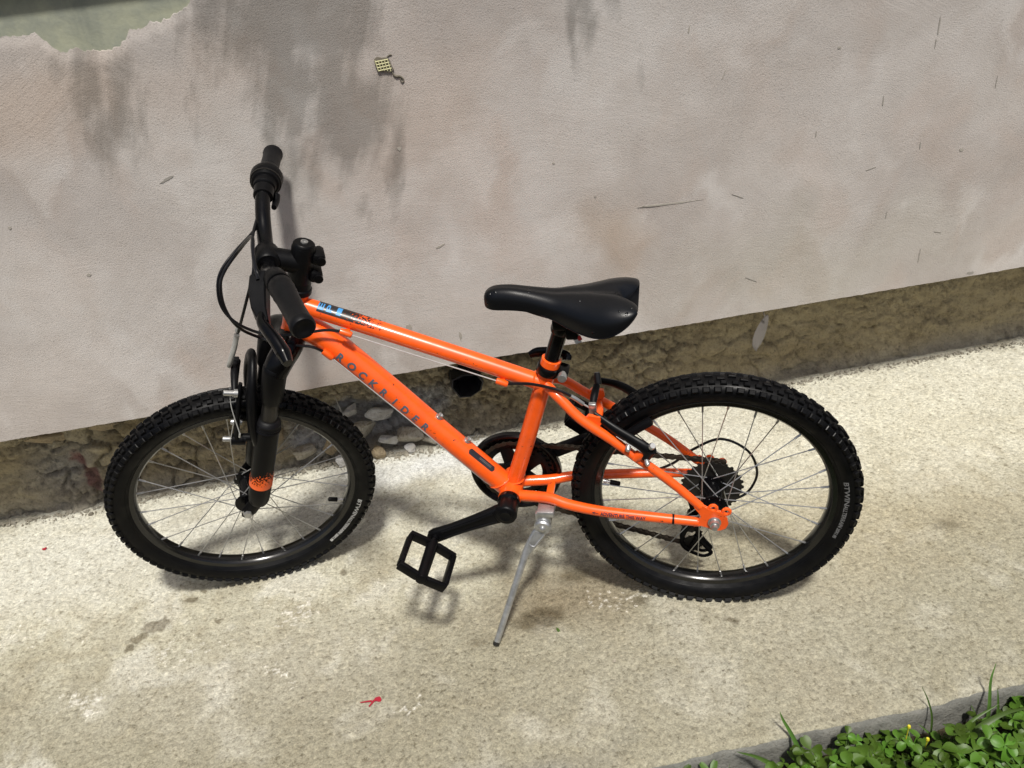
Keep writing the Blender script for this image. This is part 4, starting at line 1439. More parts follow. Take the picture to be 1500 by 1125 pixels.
# ---- cassette
mb = MB()
mb.lathe([(-.052, .013), (-.022, .016)], (0, 0, RW), YA, 24)
cas = mb.build("cassette", M['cog'], bike, "dark oily rear sprocket cluster")
for i, (rr, teeth) in enumerate([(.0545, 28), (.0465, 24), (.0405, 21), (.0350, 18), (.0305, 16), (.0265, 14)]):
    poly = []
    for k in range(teeth):
        for da, dr in ((-.32, -.0042), (-.14, -.0005), (.14, -.0005), (.32, -.0042)):
            a = 2 * PI * (k + da) / teeth
            poly.append((cos(a) * (rr + dr + .001), sin(a) * (rr + dr + .001)))
    mb = MB()
    mb.prism(poly, (1, 0, 0), (0, 0, 1), (0, -.0235 - i * .0050, RW), .0022, (0, 1, 0))
    mb.build("sprocket", M['cog'], cas)

# ---- crankset
BB = V(.3558, 0, .2556)
ca = math.atan2(.2120 - .2570, .4875 - .3558)      # direction of the left crank
cd = V(cos(ca), 0, sin(ca))
cn = V(-sin(ca), 0, cos(ca))
mb = MB()
mb.lathe([(.034, .0190), (.040, .0205), (.044, .0205), (.046, .0175), (.050, .0165)], BB, YA, 28)
bbk = mb.build("bottom_bracket", M['gloss'], bike)
MB().lathe([(-.050, .0165), (-.040, .0190), (-.034, .0205)], BB, YA, 28).build("bearing_cup", M['gloss'], bbk)
def crank(sg, d, n_):
    base = BB + V(0, sg * .062, 0)
    mb = MB()
    mb.lathe([(.046, .0155), (.050, .0185), (.074, .0200), (.0785, .0190), (.0800, .0165)], BB, YA * sg, 28)
    rings = []
    for s, yy, hw, th in [(.004, .066, .0175, .0095), (.018, .0685, .0170, .0090), (.04, .072, .0150, .0080), (.075, .0770, .0132, .0072), (.105, .0815, .0125, .0070),
                          (.125, .0845, .0135, .0072), (.138, .0860, .0140, .0074), (.148, .0865, .0110, .0070), (.153, .0868, .0050, .0060)]:
        c0 = BB + d * s + V(0, sg * yy, 0)
        ring = []
        for k in range(20):
            a = 2 * PI * k / 20
            cx, cy = cos(a), sin(a)
            e = 0.55
            ring.append(c0 + n_ * (abs(cx) ** e * (1 if cx > 0 else -1)) * hw + V(0, sg, 0) * (abs(cy) ** e * (1 if cy > 0 else -1)) * th)
        rings.append(ring)
    mb.rings(rings)
    # raised edges that leave a long groove
    for e in (-1, 1):
        mb.tube([BB + d * s + V(0, sg * (yy + th), 0) + n_ * e * hw for s, yy, hw, th in
                 [(.022, .0680, .0095, .0086), (.05, .0734, .0075, .0078), (.09, .0790, .0068, .0072), (.122, .0838, .0070, .0070)]], .0018, 8, smooth=4)
    o = mb.build("crank_arm", M['plastic'], bike, sharp=50)
    mb = MB()
    mb.lathe([(.0795, .0112), (.0815, .0112), (.0820, .0100), (.0812, .0080), (.0812, .001)], BB, YA * sg, 24)
    mb.build("crank_cap", M['black'], o)
    mb = MB()
    mb.lathe([(.080, .0080), (.096, .0080), (.097, .0060), (.104, .0060)], BB + d * .138, YA * sg, 16)
    mb.build("pedal_spindle", M['gloss'], o)
    return o
crank(1, cd, cn)
crank(-1, -cd, -cn)
def pedal(sg, c0, tilt, label):
    """platform pedal: two side rails, cross rails, centre barrel"""
    w = V(cos(tilt), 0, sin(tilt)); nz = V(-sin(tilt), 0, cos(tilt)); y = V(0, sg, 0)
    R3 = Matrix((w, y, nz)).transposed()
    y0, y1, ym = .1045, .1860, .145
    mb = MB()
    mb.lathe([(.100, .0090), (.104, .0115), (.112, .0105), (.176, .0095), (.186, .0110), (.191, .0100), (.192, .0060)], V(c0.x, 0, c0.z), y, 16)
    o = mb.build("pedal", M['plastic'], bike, label)
    def P(a, yy, b=0.0):
        return V(c0.x, 0, c0.z) + w * a + y * yy + nz * b
    def bar(p0, p1, wd, ht, nm="pedal_rail"):
        d = (p1 - p0); L = d.length; d.normalize()
        n2 = nz; s2 = n2.cross(d)
        mb = MB()
        mb.box((p0 + p1) / 2, (L, wd, ht), Matrix((d, s2, n2)).transposed(), bevel=.0018)
        mb.build(nm, M['plastic'], o)
    for e in (1, -1):
        bar(P(e * .0430, y0 + .006), P(e * .0430, y1 - .006), .0085, .019)
        bar(P(e * .0070, y0 + .001), P(e * .0455, y0 + .0045), .0075, .019)
        bar(P(e * .0070, y1 + .0005), P(e * .0455, y1 - .0035), .0075, .019)
        # little grip pins
        mb = MB()
        for yy in (.116, .132, .148, .164, .176):
            for b in (1, -1):
                mb.lathe([(.008, .0018), (.0115, .0013)], P(e * .0430, yy), nz * b, 6)
        mb.build("grip_studs", M['plastic'], o)
    return o
pc = BB + cd * .138
pedal(1, V(pc.x + .0025, 0, pc.z - .0045), rad(36), "black platform pedal at the near crank")
pc2 = BB - cd * .138
pedal(-1, V(pc2.x, 0, pc2.z), rad(36), "black platform pedal mostly hidden behind the rear tyre")

# chainring with its wide guard
mb = MB()
def annulus(mb, r0, r1, y0, y1, seg=64, T_=None):
    prof = [(y0, r0), (y0, r1), (y1, r1), (y1, r0)]
    mb.lathe(prof, BB, YA, seg, loop=True)
annulus(mb, .058, .064, -.046, -.043)
teeth = 36
poly = []
chr_ = mb
for k in range(5):
    a = ca + 2 * PI * (k + .28) / 5
    d = V(cos(a), 0, sin(a)); n_ = V(-sin(a), 0, cos(a))
    p0, p1 = BB + d * .014 + V(0, -.0475, 0), BB + d * .066 + V(0, -.0475, 0)
    q = [(.010, -.016), (.066, -.0095), (.066, .0095), (.010, .016)]
    mb.prism(q, d, n_, BB + V(0, -.0475, 0), .0050, (0, 1, 0))
mb.lathe([(-.055, .022), (-.044, .024), (-.040, .020)], BB, YA, 28)
for k in range(teeth):
    a = 2 * PI * k / teeth
    d = V(cos(a), 0, sin(a)); n_ = V(-sin(a), 0, cos(a))
    mb.prism([(.062, -.0032), (.0685, -.0014), (.0685, .0014), (.062, .0032)], d, n_, BB + V(0, -.0445, 0), .0022, (0, 1, 0))
ring = mb.build("chainring", M['black'], bike, "black chainring with a wide round chain guard")
mb = MB()
mb.lathe([(-.0515, .049), (-.0475, .0495), (-.0470, .0720), (-.0395, .0800), (-.0390, .0835), (-.0430, .0860), (-.0530, .0860), (-.0540, .0800), (-.0535, .049)], BB, YA, 72, loop=True)
mb.build("chain_guard", M['gloss'], ring, sharp=30)

# ---- chain: separate plates and rollers along both runs
def chain_run(mb, pts, pitch=.0127, off=0):
    P = [Vector(q) for q in pts]
    L = [0.0]
    for a, b in zip(P, P[1:]): L.append(L[-1] + (b - a).length)
    def at(s):
        i = min(max(int(np.searchsorted(L, s)) - 1, 0), len(P) - 2)
        return P[i].lerp(P[i + 1], (s - L[i]) / (L[i + 1] - L[i]))
    n_ = int(L[-1] / pitch)
    for i in range(n_):
        a, b = at(i * pitch), at((i + 1) * pitch)
        d = (b - a).normalized(); nz = d.cross(YA).normalized()
        w = .0034 if i % 2 else .0022
        for s_ in (1, -1):
            poly = []
            for k in range(5):
                t_ = PI / 2 + PI * k / 4
                poly.append((cos(t_) * .0042, sin(t_) * .0042))
            for k in range(5):
                t_ = -PI / 2 + PI * k / 4
                poly.append((pitch + cos(t_) * .0042, sin(t_) * .0042))
            poly.insert(5, (pitch / 2, -.0030)); poly.append((pitch / 2, .0030))
            mb.prism(poly, d, nz, a + YA * s_ * w, .0011, YA)
        mb.lathe([(-.0040, .0036), (.0040, .0036)], a, YA, 8)
CHY = -.0455
up0 = BB + V(-.010, 0, .0665); up1 = V(.004, 0, RW + .0485)
lo0 = BB + V(.006, 0, -.0665); lo1 = V(.046, 0, .0900)
mb = MB()
arc = [BB + V(cos(a) * .0668, CHY, sin(a) * .0668) for a in np.linspace(rad(98), rad(275), 26)]
arc = []
for a in np.linspace(rad(97), rad(-87), 26):
    arc.append(BB + V(cos(a) * .0668, CHY, sin(a) * .0668))
top = [V(up1.x, CHY + .004, up1.z)]
chain_run(mb, [V(-.020, -.036, RW + .0450), V(.004, -.036, RW + .0485)] + arc + [V(.17, -.045, .1285), V(.046, -.0435, .0905)])
mb.build("chain", M['rust'], bike, "brown oily chain running behind the rear wheel", sharp=40)

# ---- derailleur with its cage, pulleys and cable loop
mb = MB()
mb.box((.020, -.066, .2120), (.026, .014, .030), bevel=.004)
mb.box((.024, -.068, .165), (.026, .022, .060), Matrix.Rotation(.25, 3, 'Y'), bevel=.006)
mb.lathe([(-.010, .013), (.012, .012)], (.018, -.066, .225), YA, 20)
mb.lathe([(-.012, .015), (.012, .014)], (.026, -.064, .137), YA, 20)
der = mb.build("derailleur", M['black'], bike, "black rear derailleur below the axle")
for yy in (-.0535, -.0395):
    mb = MB()
    mb.tube([(.034, yy, .140), (.046, yy, .120), (.050, yy, .094), (.040, yy, .077), (.012, yy, .062), (-.004, yy, .070), (.004, yy, .084), (.018, yy, .106), (.024, yy, .136)],
            .0042, 8, smooth=4, flat=.4, up=(0, 1, 0), loop=False)
    mb.box((.024, yy, .098), (.010, .002, .034), Matrix.Rotation(-.5, 3, 'Y'))
    mb.build("cage_plate", M['black'], der)
for x, z in ((.034, .134), (.030, .088)):
    mb = MB(); poly = []
    for k in range(11):
        for da, rr in ((-.25, .0165), (0, .019), (.25, .0165)):
            a = 2 * PI * (k + da) / 11; poly.append((cos(a) * rr, sin(a) * rr))
    mb.prism(poly, (1, 0, 0), (0, 0, 1), (x, -.0465, z), .005, YA)
    mb.build("jockey_pulley", M['cog'], der)
def cable(pts, r=.0025, m='cable', name="cable", T=I4, smooth=8, seg=8, label=None):
    return MB(T).tube(pts, r, seg, smooth=smooth).build(name, M[m], bike, label)
cable([(.115, -.066, .2395), (.0685, -.072, .2590), (.0356, -.085, .2794), (-.0163, -.095, .2991), (-.0654, -.095, .2737), (-.0848, -.095, .2266), (-.0755, -.090, .1898), (-.0535, -.084, .1715), (-.015, -.078, .166), (.012, -.074, .168)],
      .0025, label="looped black gear cable behind the hub")
stop((.120, -.0665, .2385), (1, 0, .02))

# ---- kickstand
mb = MB()
mb.box((.2885, .045, .2445), (.030, .034, .012), bevel=.002)
mb.box((.2935, .0530, .2335), (.028, .012, .022), bevel=.002)
mb.lathe([(-.010, .0140), (.009, .0155), (.012, .0130)], (.2955, .0545, .2165), YA, 24)
kick = mb.build("kickstand", M['alloy'], bike, "grey alloy kickstand propping the bike on the slab", sharp=35)
mb = MB(); mb.lathe([(.011, .0060), (.015, .0055), (.017, .0030)], (.2955, .0545, .2165), YA, 16); mb.build("pivot_rivet", M['steel'], kick)
kf = V(.3875, .1500, .0060)
kp = V(.2985, .0600, .2100); kb = V(.3285, .0760, .1655)
mb = MB()
rings = []
for s, hw, th in ((0, .0115, .0050), (.25, .0125, .0050), (.6, .0105, .0048), (.85, .0085, .0050), (1.0, .0068, .0058)):
    c0 = kp.lerp(kb, s); d = (kb - kp).normalized()
    a_ = (YA - d * YA.dot(d)).normalized(); b_ = d.cross(a_)
    rings.append([c0 + b_ * (abs(cos(q)) ** .6 * math.copysign(1, cos(q))) * hw + a_ * (abs(sin(q)) ** .6 * math.copysign(1, sin(q))) * th for q in np.linspace(0, 2 * PI, 17)[:-1]])
for s, hw in ((.05, .0066), (.3, .0062), (.97, .0058), (.995, .0056), (1.0, .0045)):
    c0 = kb.lerp(kf, s); d = (kf - kb).normalized()
    a_ = (YA - d * YA.dot(d)).normalized(); b_ = d.cross(a_)
    rings.append([c0 + b_ * (abs(cos(q)) ** .8 * math.copysign(1, cos(q))) * hw + a_ * (abs(sin(q)) ** .8 * math.copysign(1, sin(q))) * hw for q in np.linspace(0, 2 * PI, 17)[:-1]])
mb.rings(rings)
leg = mb.build("stand_leg", M['alloy'], kick, sharp=60)
mb = MB()      # raised panel on the flat upper part
d = (kb - kp).normalized(); a_ = (YA - d * YA.dot(d)).normalized(); b_ = d.cross(a_)
lp = [kp + d * .006 + b_ * .0085, kp + d * .034 + b_ * .0055, kp + d * .036, kp + d * .034 - b_ * .0055, kp + d * .006 - b_ * .0085]
mb.tube([q + a_ * .0053 for q in lp], .0009, 6, loop=True)
mb.build("raised_panel", M['alloy'], leg)
mb = MB(); mb.lathe([(-.001, .0064), (.005, .0062), (.006, .0050)], kf, (kb - kf), 14); mb.build("foot_cap", M['smoke'], kick)

# ---- seat post, clamp, saddle
SD = (V(.2441, 0, .5860) - V(.2680, 0, .5147)).normalized()
SP = V(.2665, 0, .5190)
mb = MB(); mb.lathe([(-.05, .0127), (.078, .0127)], SP, SD, 20)
mb.lathe([(.062, .0150), (.066, .0165), (.088, .0165), (.092, .0150)], SP, SD, 20)
post = mb.build("seat_post", M['gloss'], bike)
mb = MB(); mb.lathe([(-.004, .0165), (.010, .0165), (.0105, .0150), (.0105, .0130)], SP, SD, 24); mb.build("post_collar", M['orange'], frame)
mb = MB(); mb.lathe([(-.018, .0188), (-.016, .0200), (-.004, .0200), (-.002, .0188)], SP, SD, 24)
cb = SP - SD * .010 - V(.024, 0, .004)
mb.box(cb, (.018, .030, .014), Matrix.Rotation(-.32, 3, 'Y'), bevel=.003)
clamp = mb.build("seat_clamp", M['gloss'], bike, "black quick-release seat clamp")
mb = MB(); mb.lathe([(.012, .0072), (.024, .0078), (.026, .0068), (.0262, .0030)], cb, YA, 14); mb.build("clamp_bolt", M['steel'], clamp)
mb = MB(); mb.tube([cb + V(-.004, -.020, .008), cb + V(-.002, -.026, .014), cb + V(.020, -.034, .016), cb + V(.046, -.036, .014), cb + V(.060, -.034, .010)],
                   [.0075, .0085, .0085, .0095, .0060], 12, smooth=5, flat=.55, up=(0, 1, 0)); mb.build("clamp_lever", M['gloss'], clamp)

prof = [  # x, half width, top z, skirt z, flank fullness
    (.3620, .0030, .6440, .6400), (.3605, .0105, .6520, .6335), (.3550, .0155, .6575, .6300), (.3430, .0185, .6618, .6285), (.3200, .0200, .6622, .6285), (.2950, .0215, .6585, .6265),
    (.2700, .0260, .6540, .6222), (.2480, .0330, .6510, .6155), (.2270, .0435, .6515, .6080), (.2060, .0545, .6515, .6035), (.1860, .0635, .6530, .6020), (.1660, .0690, .6550, .6055),
    (.1490, .0695, .6545, .6140), (.1360, .0665, .6520, .6235), (.1270, .0610, .6480, .6325), (.1225, .0540, .6440, .6380), (.1210, .0450, .6415, .6395)]
def dense(rows_, k):
    out = []
    for i in range(len(rows_) - 1):
        a0, a1, a2, a3 = rows_[max(i - 1, 0)], rows_[i], rows_[i + 1], rows_[min(i + 2, len(rows_) - 1)]
        for j in range(k):
            q = j / k
            out.append(tuple(.5 * (2 * b1 + (b2 - b0) * q + (2 * b0 - 5 * b1 + 4 * b2 - b3) * q * q + (3 * b1 - b0 - 3 * b2 + b3) * q ** 3)
                             for b0, b1, b2, b3 in zip(a0, a1, a2, a3)))
    return out + [rows_[-1]]
prof = dense(prof, 4)
rings = []
for i, (x, w, zt, zb) in enumerate(prof):
    ring = []
    tail = max(0.0, (.20 - x) / .08)
    for k in range(49):
        th = PI / 2 * (-1 + 2 * k / 48)
        sn, cs = sin(th), max(0.0, cos(th))
        yy = math.copysign(abs(sn) ** 0.92, sn) * w
        zz = zb + (zt - zb) * cs ** (0.62 - 0.10 * min(1, tail))
        zz -= (.0020 + .0130 * min(1.2, tail)) * math.exp(-(yy / (.0080 + .016 * tail)) ** 2)              # groove down the middle
        xx = x + .020 * smooth01((.160 - x) / .04) * math.exp(-(yy / .020) ** 2)                       # notch at the tail
        ring.append(V(xx, yy, zz))
    rings.append(ring)
mb = MB()
mb.rings(rings, closed_ring=False, cap=False)
nr = len(rings[0])
mb.f.append(tuple(range(nr)))
mb.f.append(tuple((len(rings) - 1) * nr + k for k in reversed(range(nr))))
# underside
for i in range(len(rings) - 1):
    mb.f.append((i * nr, (i + 1) * nr, (i + 1) * nr + nr - 1, i * nr + nr - 1))
SADT = Matrix.Identity(4)
mb.T = SADT
sad = mb.build("saddle", M['saddle'], bike, "smooth black saddle with water drops", sharp=70)
mb = MB()
for s_ in (1, -1):
    mb.tube([V(.335, s_ * .006, .640), V(.31, s_ * .012, .632), V(.27, s_ * .016, .618), V(.22, s_ * .018, .606), V(.19, s_ * .024, .612), V(.16, s_ * .030, .632)], .0035, 8, smooth=6)
mb.box((.238, 0, .603), (.034, .052, .020), bevel=.004)
mb.box((.2245, .012, .588), (.020, .036, .018), bevel=.004)
mb.lathe([(-.030, .006), (.030, .006)], (.228, 0, .594), YA, 10)
mb.build("saddle_rails", M['black'], sad)
# trim line at the lower edge
mb = MB()
mb.tube([V(x, w, zb + .0006) for x, w, zt, zb in prof[24:-4]], .0012, 6)
mb.build("saddle_trim", M['black'], sad)
mb = MB(); mb.box((.2165, .026, .578), (.010, .002, .011), Matrix.Rotation(.4, 3, 'Y')); tg = mb.build("saddle_tag", M['white'], sad)
mb = MB(); mb.box((.2130, .0262, .582), (.006, .0026, .008), Matrix.Rotation(.4, 3, 'Y')); mb.build("tag_print", simple("red_tag", (.5, .02, .02), .5), sad)

# ---- fork (steered)
mb = MB(TS)
mb.tube([fk(.330, .028, .053), fk(.352, .020, .047), fk(.366, .006, .026), fk(.370, .000, 0), fk(.366, .006, -.026), fk(.352, .020, -.047), fk(.330, .028, -.053)],
        [.0215, .0225, .0225, .0245, .0225, .0225, .0215], 18, smooth=6)
mb.lathe([(.345, .022), (.372, .0235), (.380, .0215)], AX, UA, 24)
fork = mb.build("fork", M['gloss'], bike, "black suspension fork with orange bands at the leg ends")
for s_ in (1, -1):
    y = s_ * .053
    o_ = fk(0, .028, y)
    mb = MB(TS)
    mb.lathe([(.268, .0165), (.275, .0185), (.300, .0200), (.334, .0206), (.343, .0195), (.346, .0165), (.3465, .008)], o_, UA, 24)
    for dx, dy in ((.006, .006), (-.004, -.008)):
        mb.lathe([(.3455, .0026), (.348, .0024)], fk(0, .028 + dx, y + dy), UA, 8)
    mb.build("leg_cap", M['black'], fork)
    MB(TS).lathe([(.205, .0142), (.275, .0142)], o_, UA, 20).build("stanchion", M['smoke'], fork)
    mb = MB(TS)
    mb.lathe([(.205, .0195), (.208, .0228), (.212, .0212), (.2145, .0225), (.219, .0208), (.222, .0216), (.228, .0185), (.230, .0145)], o_, UA, 24)
    mb.build("dust_seal", M['rubber'], fork)
    mb = MB(TS)
    # lower leg, then a flattened dropout that reaches forward to the axle
    mb.lathe([(.026, .0160), (.034, .0190), (.060, .0202), (.206, .0210)], o_, UA, 24)
    mb.tube([fk(.040, .028, y), fk(.020, .034, y), fk(.000, .043, y), fk(-.014, .047, y)], [.0150, .0135, .0140, .0085], 14, smooth=4, flat=.50, up=(0, 1, 0))
    mb.build("fork_leg", M['black'], fork)
    # orange band and specks above it
    def leg_patch(sa, sb, nm, m_, rr):
        mb = MB(TS)
        vs2, fs2 = [], []
        for i in range(5):
            for j in range(17):
                an = rad(-92 + 184 * j / 16)
                vs2.append(o_ + UA * (sa + (sb - sa) * i / 4) + (YA * s_ * cos(an) + FA * sin(an)) * rr)
        for i in range(4):
            for j in range(16):
                a2 = i * 17 + j
                fs2.append((a2, a2 + 1, a2 + 18, a2 + 17))
        mb.add(vs2, fs2)
        mb.build(nm, m_, fork, solid=False, sharp=80)
    leg_patch(.073, .083, "orange_band", M['orange_plastic'], .0208)
    leg_patch(.083, .120, "speckled_band", M['splat_orange'], .0210)
    # brake boss
    mb = MB(TS); mb.lathe([(.0, .0085), (.030, .0075)], fk(.176, .038, y * .80), FA, 14); mb.build("brake_boss", M['black'], fork)
# brace arch over the tyre
mb = MB(TS)
mb.tube([fk(.165, .040, .052), fk(.205, .052, .051), fk(.250, .058, .047), fk(.290, .060, .036), fk(.312, .060, .016), fk(.316, .060, 0), fk(.312, .060, -.016), fk(.290, .060, -.036), fk(.250, .058, -.047), fk(.205, .052, -.051), fk(.165, .040, -.052)],
        [.0120, .0145, .0150, .0140, .0130, .0125, .0130, .0140, .0150, .0145, .0120], 14, smooth=6, flat=.62, up=FA)
mb.build("fork_arch", M['plastic'], fork)

# ---- headset, stem, handlebar (steered)
mb = MB(TS)
mb.lathe([(.374, .0205), (.376, .0222), (.381, .0222), (.382, .0195)], AX, UA, 28)
mb.lathe([(.457, .0200), (.459, .0222), (.467, .0222), (.469, .0200), (.480, .0195)], AX, UA, 28)
mb.build("headset", M['black'], bike)
mb = MB(TS)
mb.lathe([(.474, .0185), (.476, .0195), (.540, .0190), (.543, .0180)], AX, UA, 28)
BC = V(.7005, 0, .7322)
sc0 = AX + UA * .512
mb.tube([sc0, sc0.lerp(BC, .5), BC], [.0190, .0180, .0185], 18)
mb.lathe([(-.021, .0165), (-.018, .0192), (.018, .0192), (.021, .0165)], BC, YA, 24)
stem = mb.build("stem", M['plastic'], bike, "black stem with two clamp bolts at the back", sharp=45)
mb = MB(TS); mb.lathe([(.5425, .0178), (.5470, .0172), (.5490, .0150), (.5492, .006)], AX, UA, 28); mb.build("top_cap", M['black'], stem)
mb = MB(TS); mb.lathe([(.5490, .0060), (.5512, .0058), (.5514, .0032), (.5495, .0030)], AX, UA, 14); mb.build("cap_bolt", M['steel'], stem)
for s in (.495, .527):
    mb = MB(TS)
    mb.box(AX + UA * s - FA * .024, (.020, .034, .020), Matrix((FA, YA, UA)).transposed(), bevel=.005)
    mb.lathe([(-.020, .0075), (.020, .0075), (.0205, .0045)], AX + UA * s - FA * .027, YA, 14)
    mb.build("clamp_bolt", M['black'], stem)
BP = [(.7005, 0, .7322), (.7005, .034, .7325), (.6985, .062, .7410), (.6945, .090, .7570), (.6895, .118, .7700), (.6840, .142, .7760), (.6715, .205, .7775), (.6590, .268, .7765)]
full = [(x, -y, z) for x, y, z in reversed(BP[1:])] + BP
bar = MB(TS).tube(full, .0122, 18, smooth=6).build("handlebar", M['gloss'], bike, "black riser handlebar turned towards the camera")
def along(y):
    """point on the bar at lateral position y"""
    a = abs(y)
    return V(float(np.interp(a, [q[1] for q in BP], [q[0] for q in BP])), y, float(np.interp(a, [q[1] for q in BP], [q[2] for q in BP])))
# left grip (near) with its collar, right grip (far) beyond the twist shifter
def lathe_bar(ya, yb, prof, name, m, parent, seg=22):
    p0, p1 = along(ya), along(yb)
    d = (p1 - p0); L = d.length
    mb = MB(TS)
    mb.lathe([(t_ * L, r_) for t_, r_ in prof], p0, d.normalized(), seg)
    return mb.build(name, m, parent)
lathe_bar(.155, .272, [(0, .0150), (.02, .0172), (.12, .0180), (.20, .0172), (.24, .0176), (.32, .0164), (.6, .0158), (.86, .0160), (.90, .0172), (.97, .0174), (1.0, .0150), (1.002, .010), (.99, .008)], "grip", M['rubber'], bar)
lathe_bar(.126, .1545, [(0, .0135), (.05, .0165), (.5, .0172), (.93, .0180), (1.0, .0172)], "lever_clamp", M['plastic'], bar)
lathe_bar(-.205, -.272, [(0, .0168), (.05, .0174), (.12, .0160), (.6, .0158), (.84, .0160), (.90, .0172), (.97, .0172), (1.0, .0150)], "grip", M['rubber'], bar)
sh = lathe_bar(-.145, -.206, [(0, .0150), (.04, .0180), (.24, .0190), (.26, .0225), (.40, .0265), (.62, .0275), (.72, .0250), (.76, .0215), (.95, .0195), (1.0, .0178)], "gear_shifter", M['plastic'], bar)
lathe_bar(-.1655, -.1675, [(0, .0262), (1, .0262)], "shifter_rim", M['smoke'], bar)
lathe_bar(-.125, -.1445, [(0, .0135), (.05, .0160), (.95, .0165), (1.0, .0150)], "lever_clamp", M['plastic'], bar)
mb = MB(TS); a = along(-.155)
mb.tube([a + V(-.012, 0.005, -.020), a + V(-.010, .020, -.024), a + V(-.006, .040, -.022)], [.008, .006, .0045], 10, smooth=4)
mb.build("shifter_outlet", M['plastic'], bar)
# brake levers: a flat-sided bracket under the bar, then the blade
def lever(s_, pts_b, blade_p, blade_r, adj):
    mb = MB(TS)
    rings = []
    for (x, y, z, w, hgt) in pts_b:
        c0 = V(x, s_ * y, z)
        rings.append([c0 + V(0, 0, hgt * b_) + V(.93, -s_ * .36, 0) * w * a_ for a_, b_ in
                      ((-1, -.8), (-.8, -1), (.8, -1), (1, -.8), (1, .8), (.8, 1), (-.8, 1), (-1, .8))])
    mb.rings(rings)
    mb.build("lever_bracket", M['plastic'], bar, sharp=30)
    mb = MB(TS)
    mb.tube([V(x, s_ * y, z) for x, y, z in blade_p], blade_r, 14, smooth=6, flat=1.25, up=(0, 0, 1))
    mb.build("brake_lever", M['gloss'], bar)
    mb = MB(TS)
    mb.lathe([(0, .0052), (.012, .0050), (.016, .0036)], V(adj[0], s_ * adj[1], adj[2]), V(.05, -s_ * .7, .72), 10)
    mb.build("cable_adjuster", M['black'], bar)
lever(1, [(.704, .112, .772, .008, .008), (.710, .118, .766, .0125, .012), (.716, .136, .752, .0135, .0140), (.719, .156, .738, .0115, .0125), (.717, .172, .730, .0080, .0080)],
      [(.716, .158, .738), (.719, .174, .734), (.714, .190, .731), (.706, .208, .724), (.699, .228, .713), (.696, .243, .706)], [.0070, .0080, .0085, .0095, .0105, .0070], (.709, .122, .770))
lever(-1, [(.690, .118, .760, .006, .007), (.692, .126, .752, .0080, .010), (.694, .142, .744, .0090, .0110), (.692, .158, .740, .0080, .0090)],
      [(.693, .150, .741), (.694, .168, .738), (.690, .190, .737), (.684, .215, .733), (.678, .236, .728), (.676, .246, .725)], [.0060, .0070, .0075, .0085, .0090, .0060], (.692, .112, .758))

# ---- brakes
def arm(mb, pts, r, flat=.6):
    mb.tube(pts, r, 12, smooth=5, flat=flat, up=FA)
# front linear-pull brake
mb = MB(TS)
fb = None
fp = {}
for s_ in (1, -1):
    y = s_ * .0425
    mb2 = MB(TS)
    P = [fk(.170, .076, y), fk(.195, .078, s_ * .0435), fk(.230, .079, s_ * .043), (fk(.262, .079, s_ * .038)), fk(.288, .078, s_ * .031)]
    arm(mb2, P, [.0095, .0085, .0075, .0070, .0055])
    mb2.lathe([(-.012, .0105), (.012, .0105)], fk(.172, .074, y), FA, 16)
    fp[s_] = (mb2, P)
br = fp[1][0].build("front_brake", M['black'], bike, "front rim brake with arms ahead of the fork")
fp[-1][0].build("brake_arm", M['black'], br)
for s_ in (1, -1):
    y = s_ * .0425
    mb = MB(TS); mb.lathe([(.010, .0052), (.020, .0052), (.0235, .0048), (.0245, .0030)], fk(.172, .076, y), FA, 14); mb.build("pivot_bolt", M['steel'], br)
    mb = MB(TS); mb.box(fk(.206, .052, s_ * .0225), (.062, .012, .012), Matrix((FA, YA, UA)).transposed(), bevel=.003); mb.build("brake_pad", M['rubber'], br)
    mb = MB(TS); mb.lathe([(-.004, .0052), (.012, .0052), (.015, .0040)], fk(.206, .074, s_ * .036), FA, 12); mb.build("pad_bolt", M['steel'], br)
    mb = MB(TS); mb.tube([fk(.160, .085, y + s_ * .004), fk(.180, .087, y + s_ * .007), fk(.225, .084, y + s_ * .006)], .0009, 6, smooth=4); mb.build("return_spring", M['wire'], br)
mb = MB(TS)
mb.lathe([(-.002, .0075), (.004, .0075), (.004, .0052), (.020, .0052), (.021, .0042)], fk(.272, .084, .0385), FA, 14)
mb.build("anchor_bolt", M['steel'], br)
mb = MB(TS); mb.tube([fk(.270, .094, .038), fk(.245, .090, .046), fk(.200, .074, .060)], [.0009, .0009, .0011], 6, smooth=4); mb.lathe([(0, .0017), (.008, .0017)], fk(.200, .074, .060), -UA, 8); mb.build("cable_tail", M['wire'], br)
mb = MB(TS)
mb.tube([V(.7869, 0, .6050), V(.7985, 0, .5810), V(.8110, -.002, .5580), V(.8185, -.008, .5420), V(.8200, -.020, .5330), V(.8190, -.030, .5300)], .0046, 10, smooth=6)
mb.lathe([(0, .0045), (.012, .0045)], V(.7840, 0, .6110), V(-.48, 0, .88), 10)
mb.build("noodle", M['wire'], br)
mb = MB(TS)
mb.box(fk(.288, .083, -.026), (.010, .012, .020), Matrix((FA, YA, UA)).transposed(), bevel=.002)
mb.tube([fk(.290, .085, -.022), fk(.287, .087, 0), fk(.281, .087, .018), fk(.273, .087, .034)], [.0060, .0062, .0060, .0048], 10, smooth=5)
mb.build("cable_boot", M['rubber'], br)
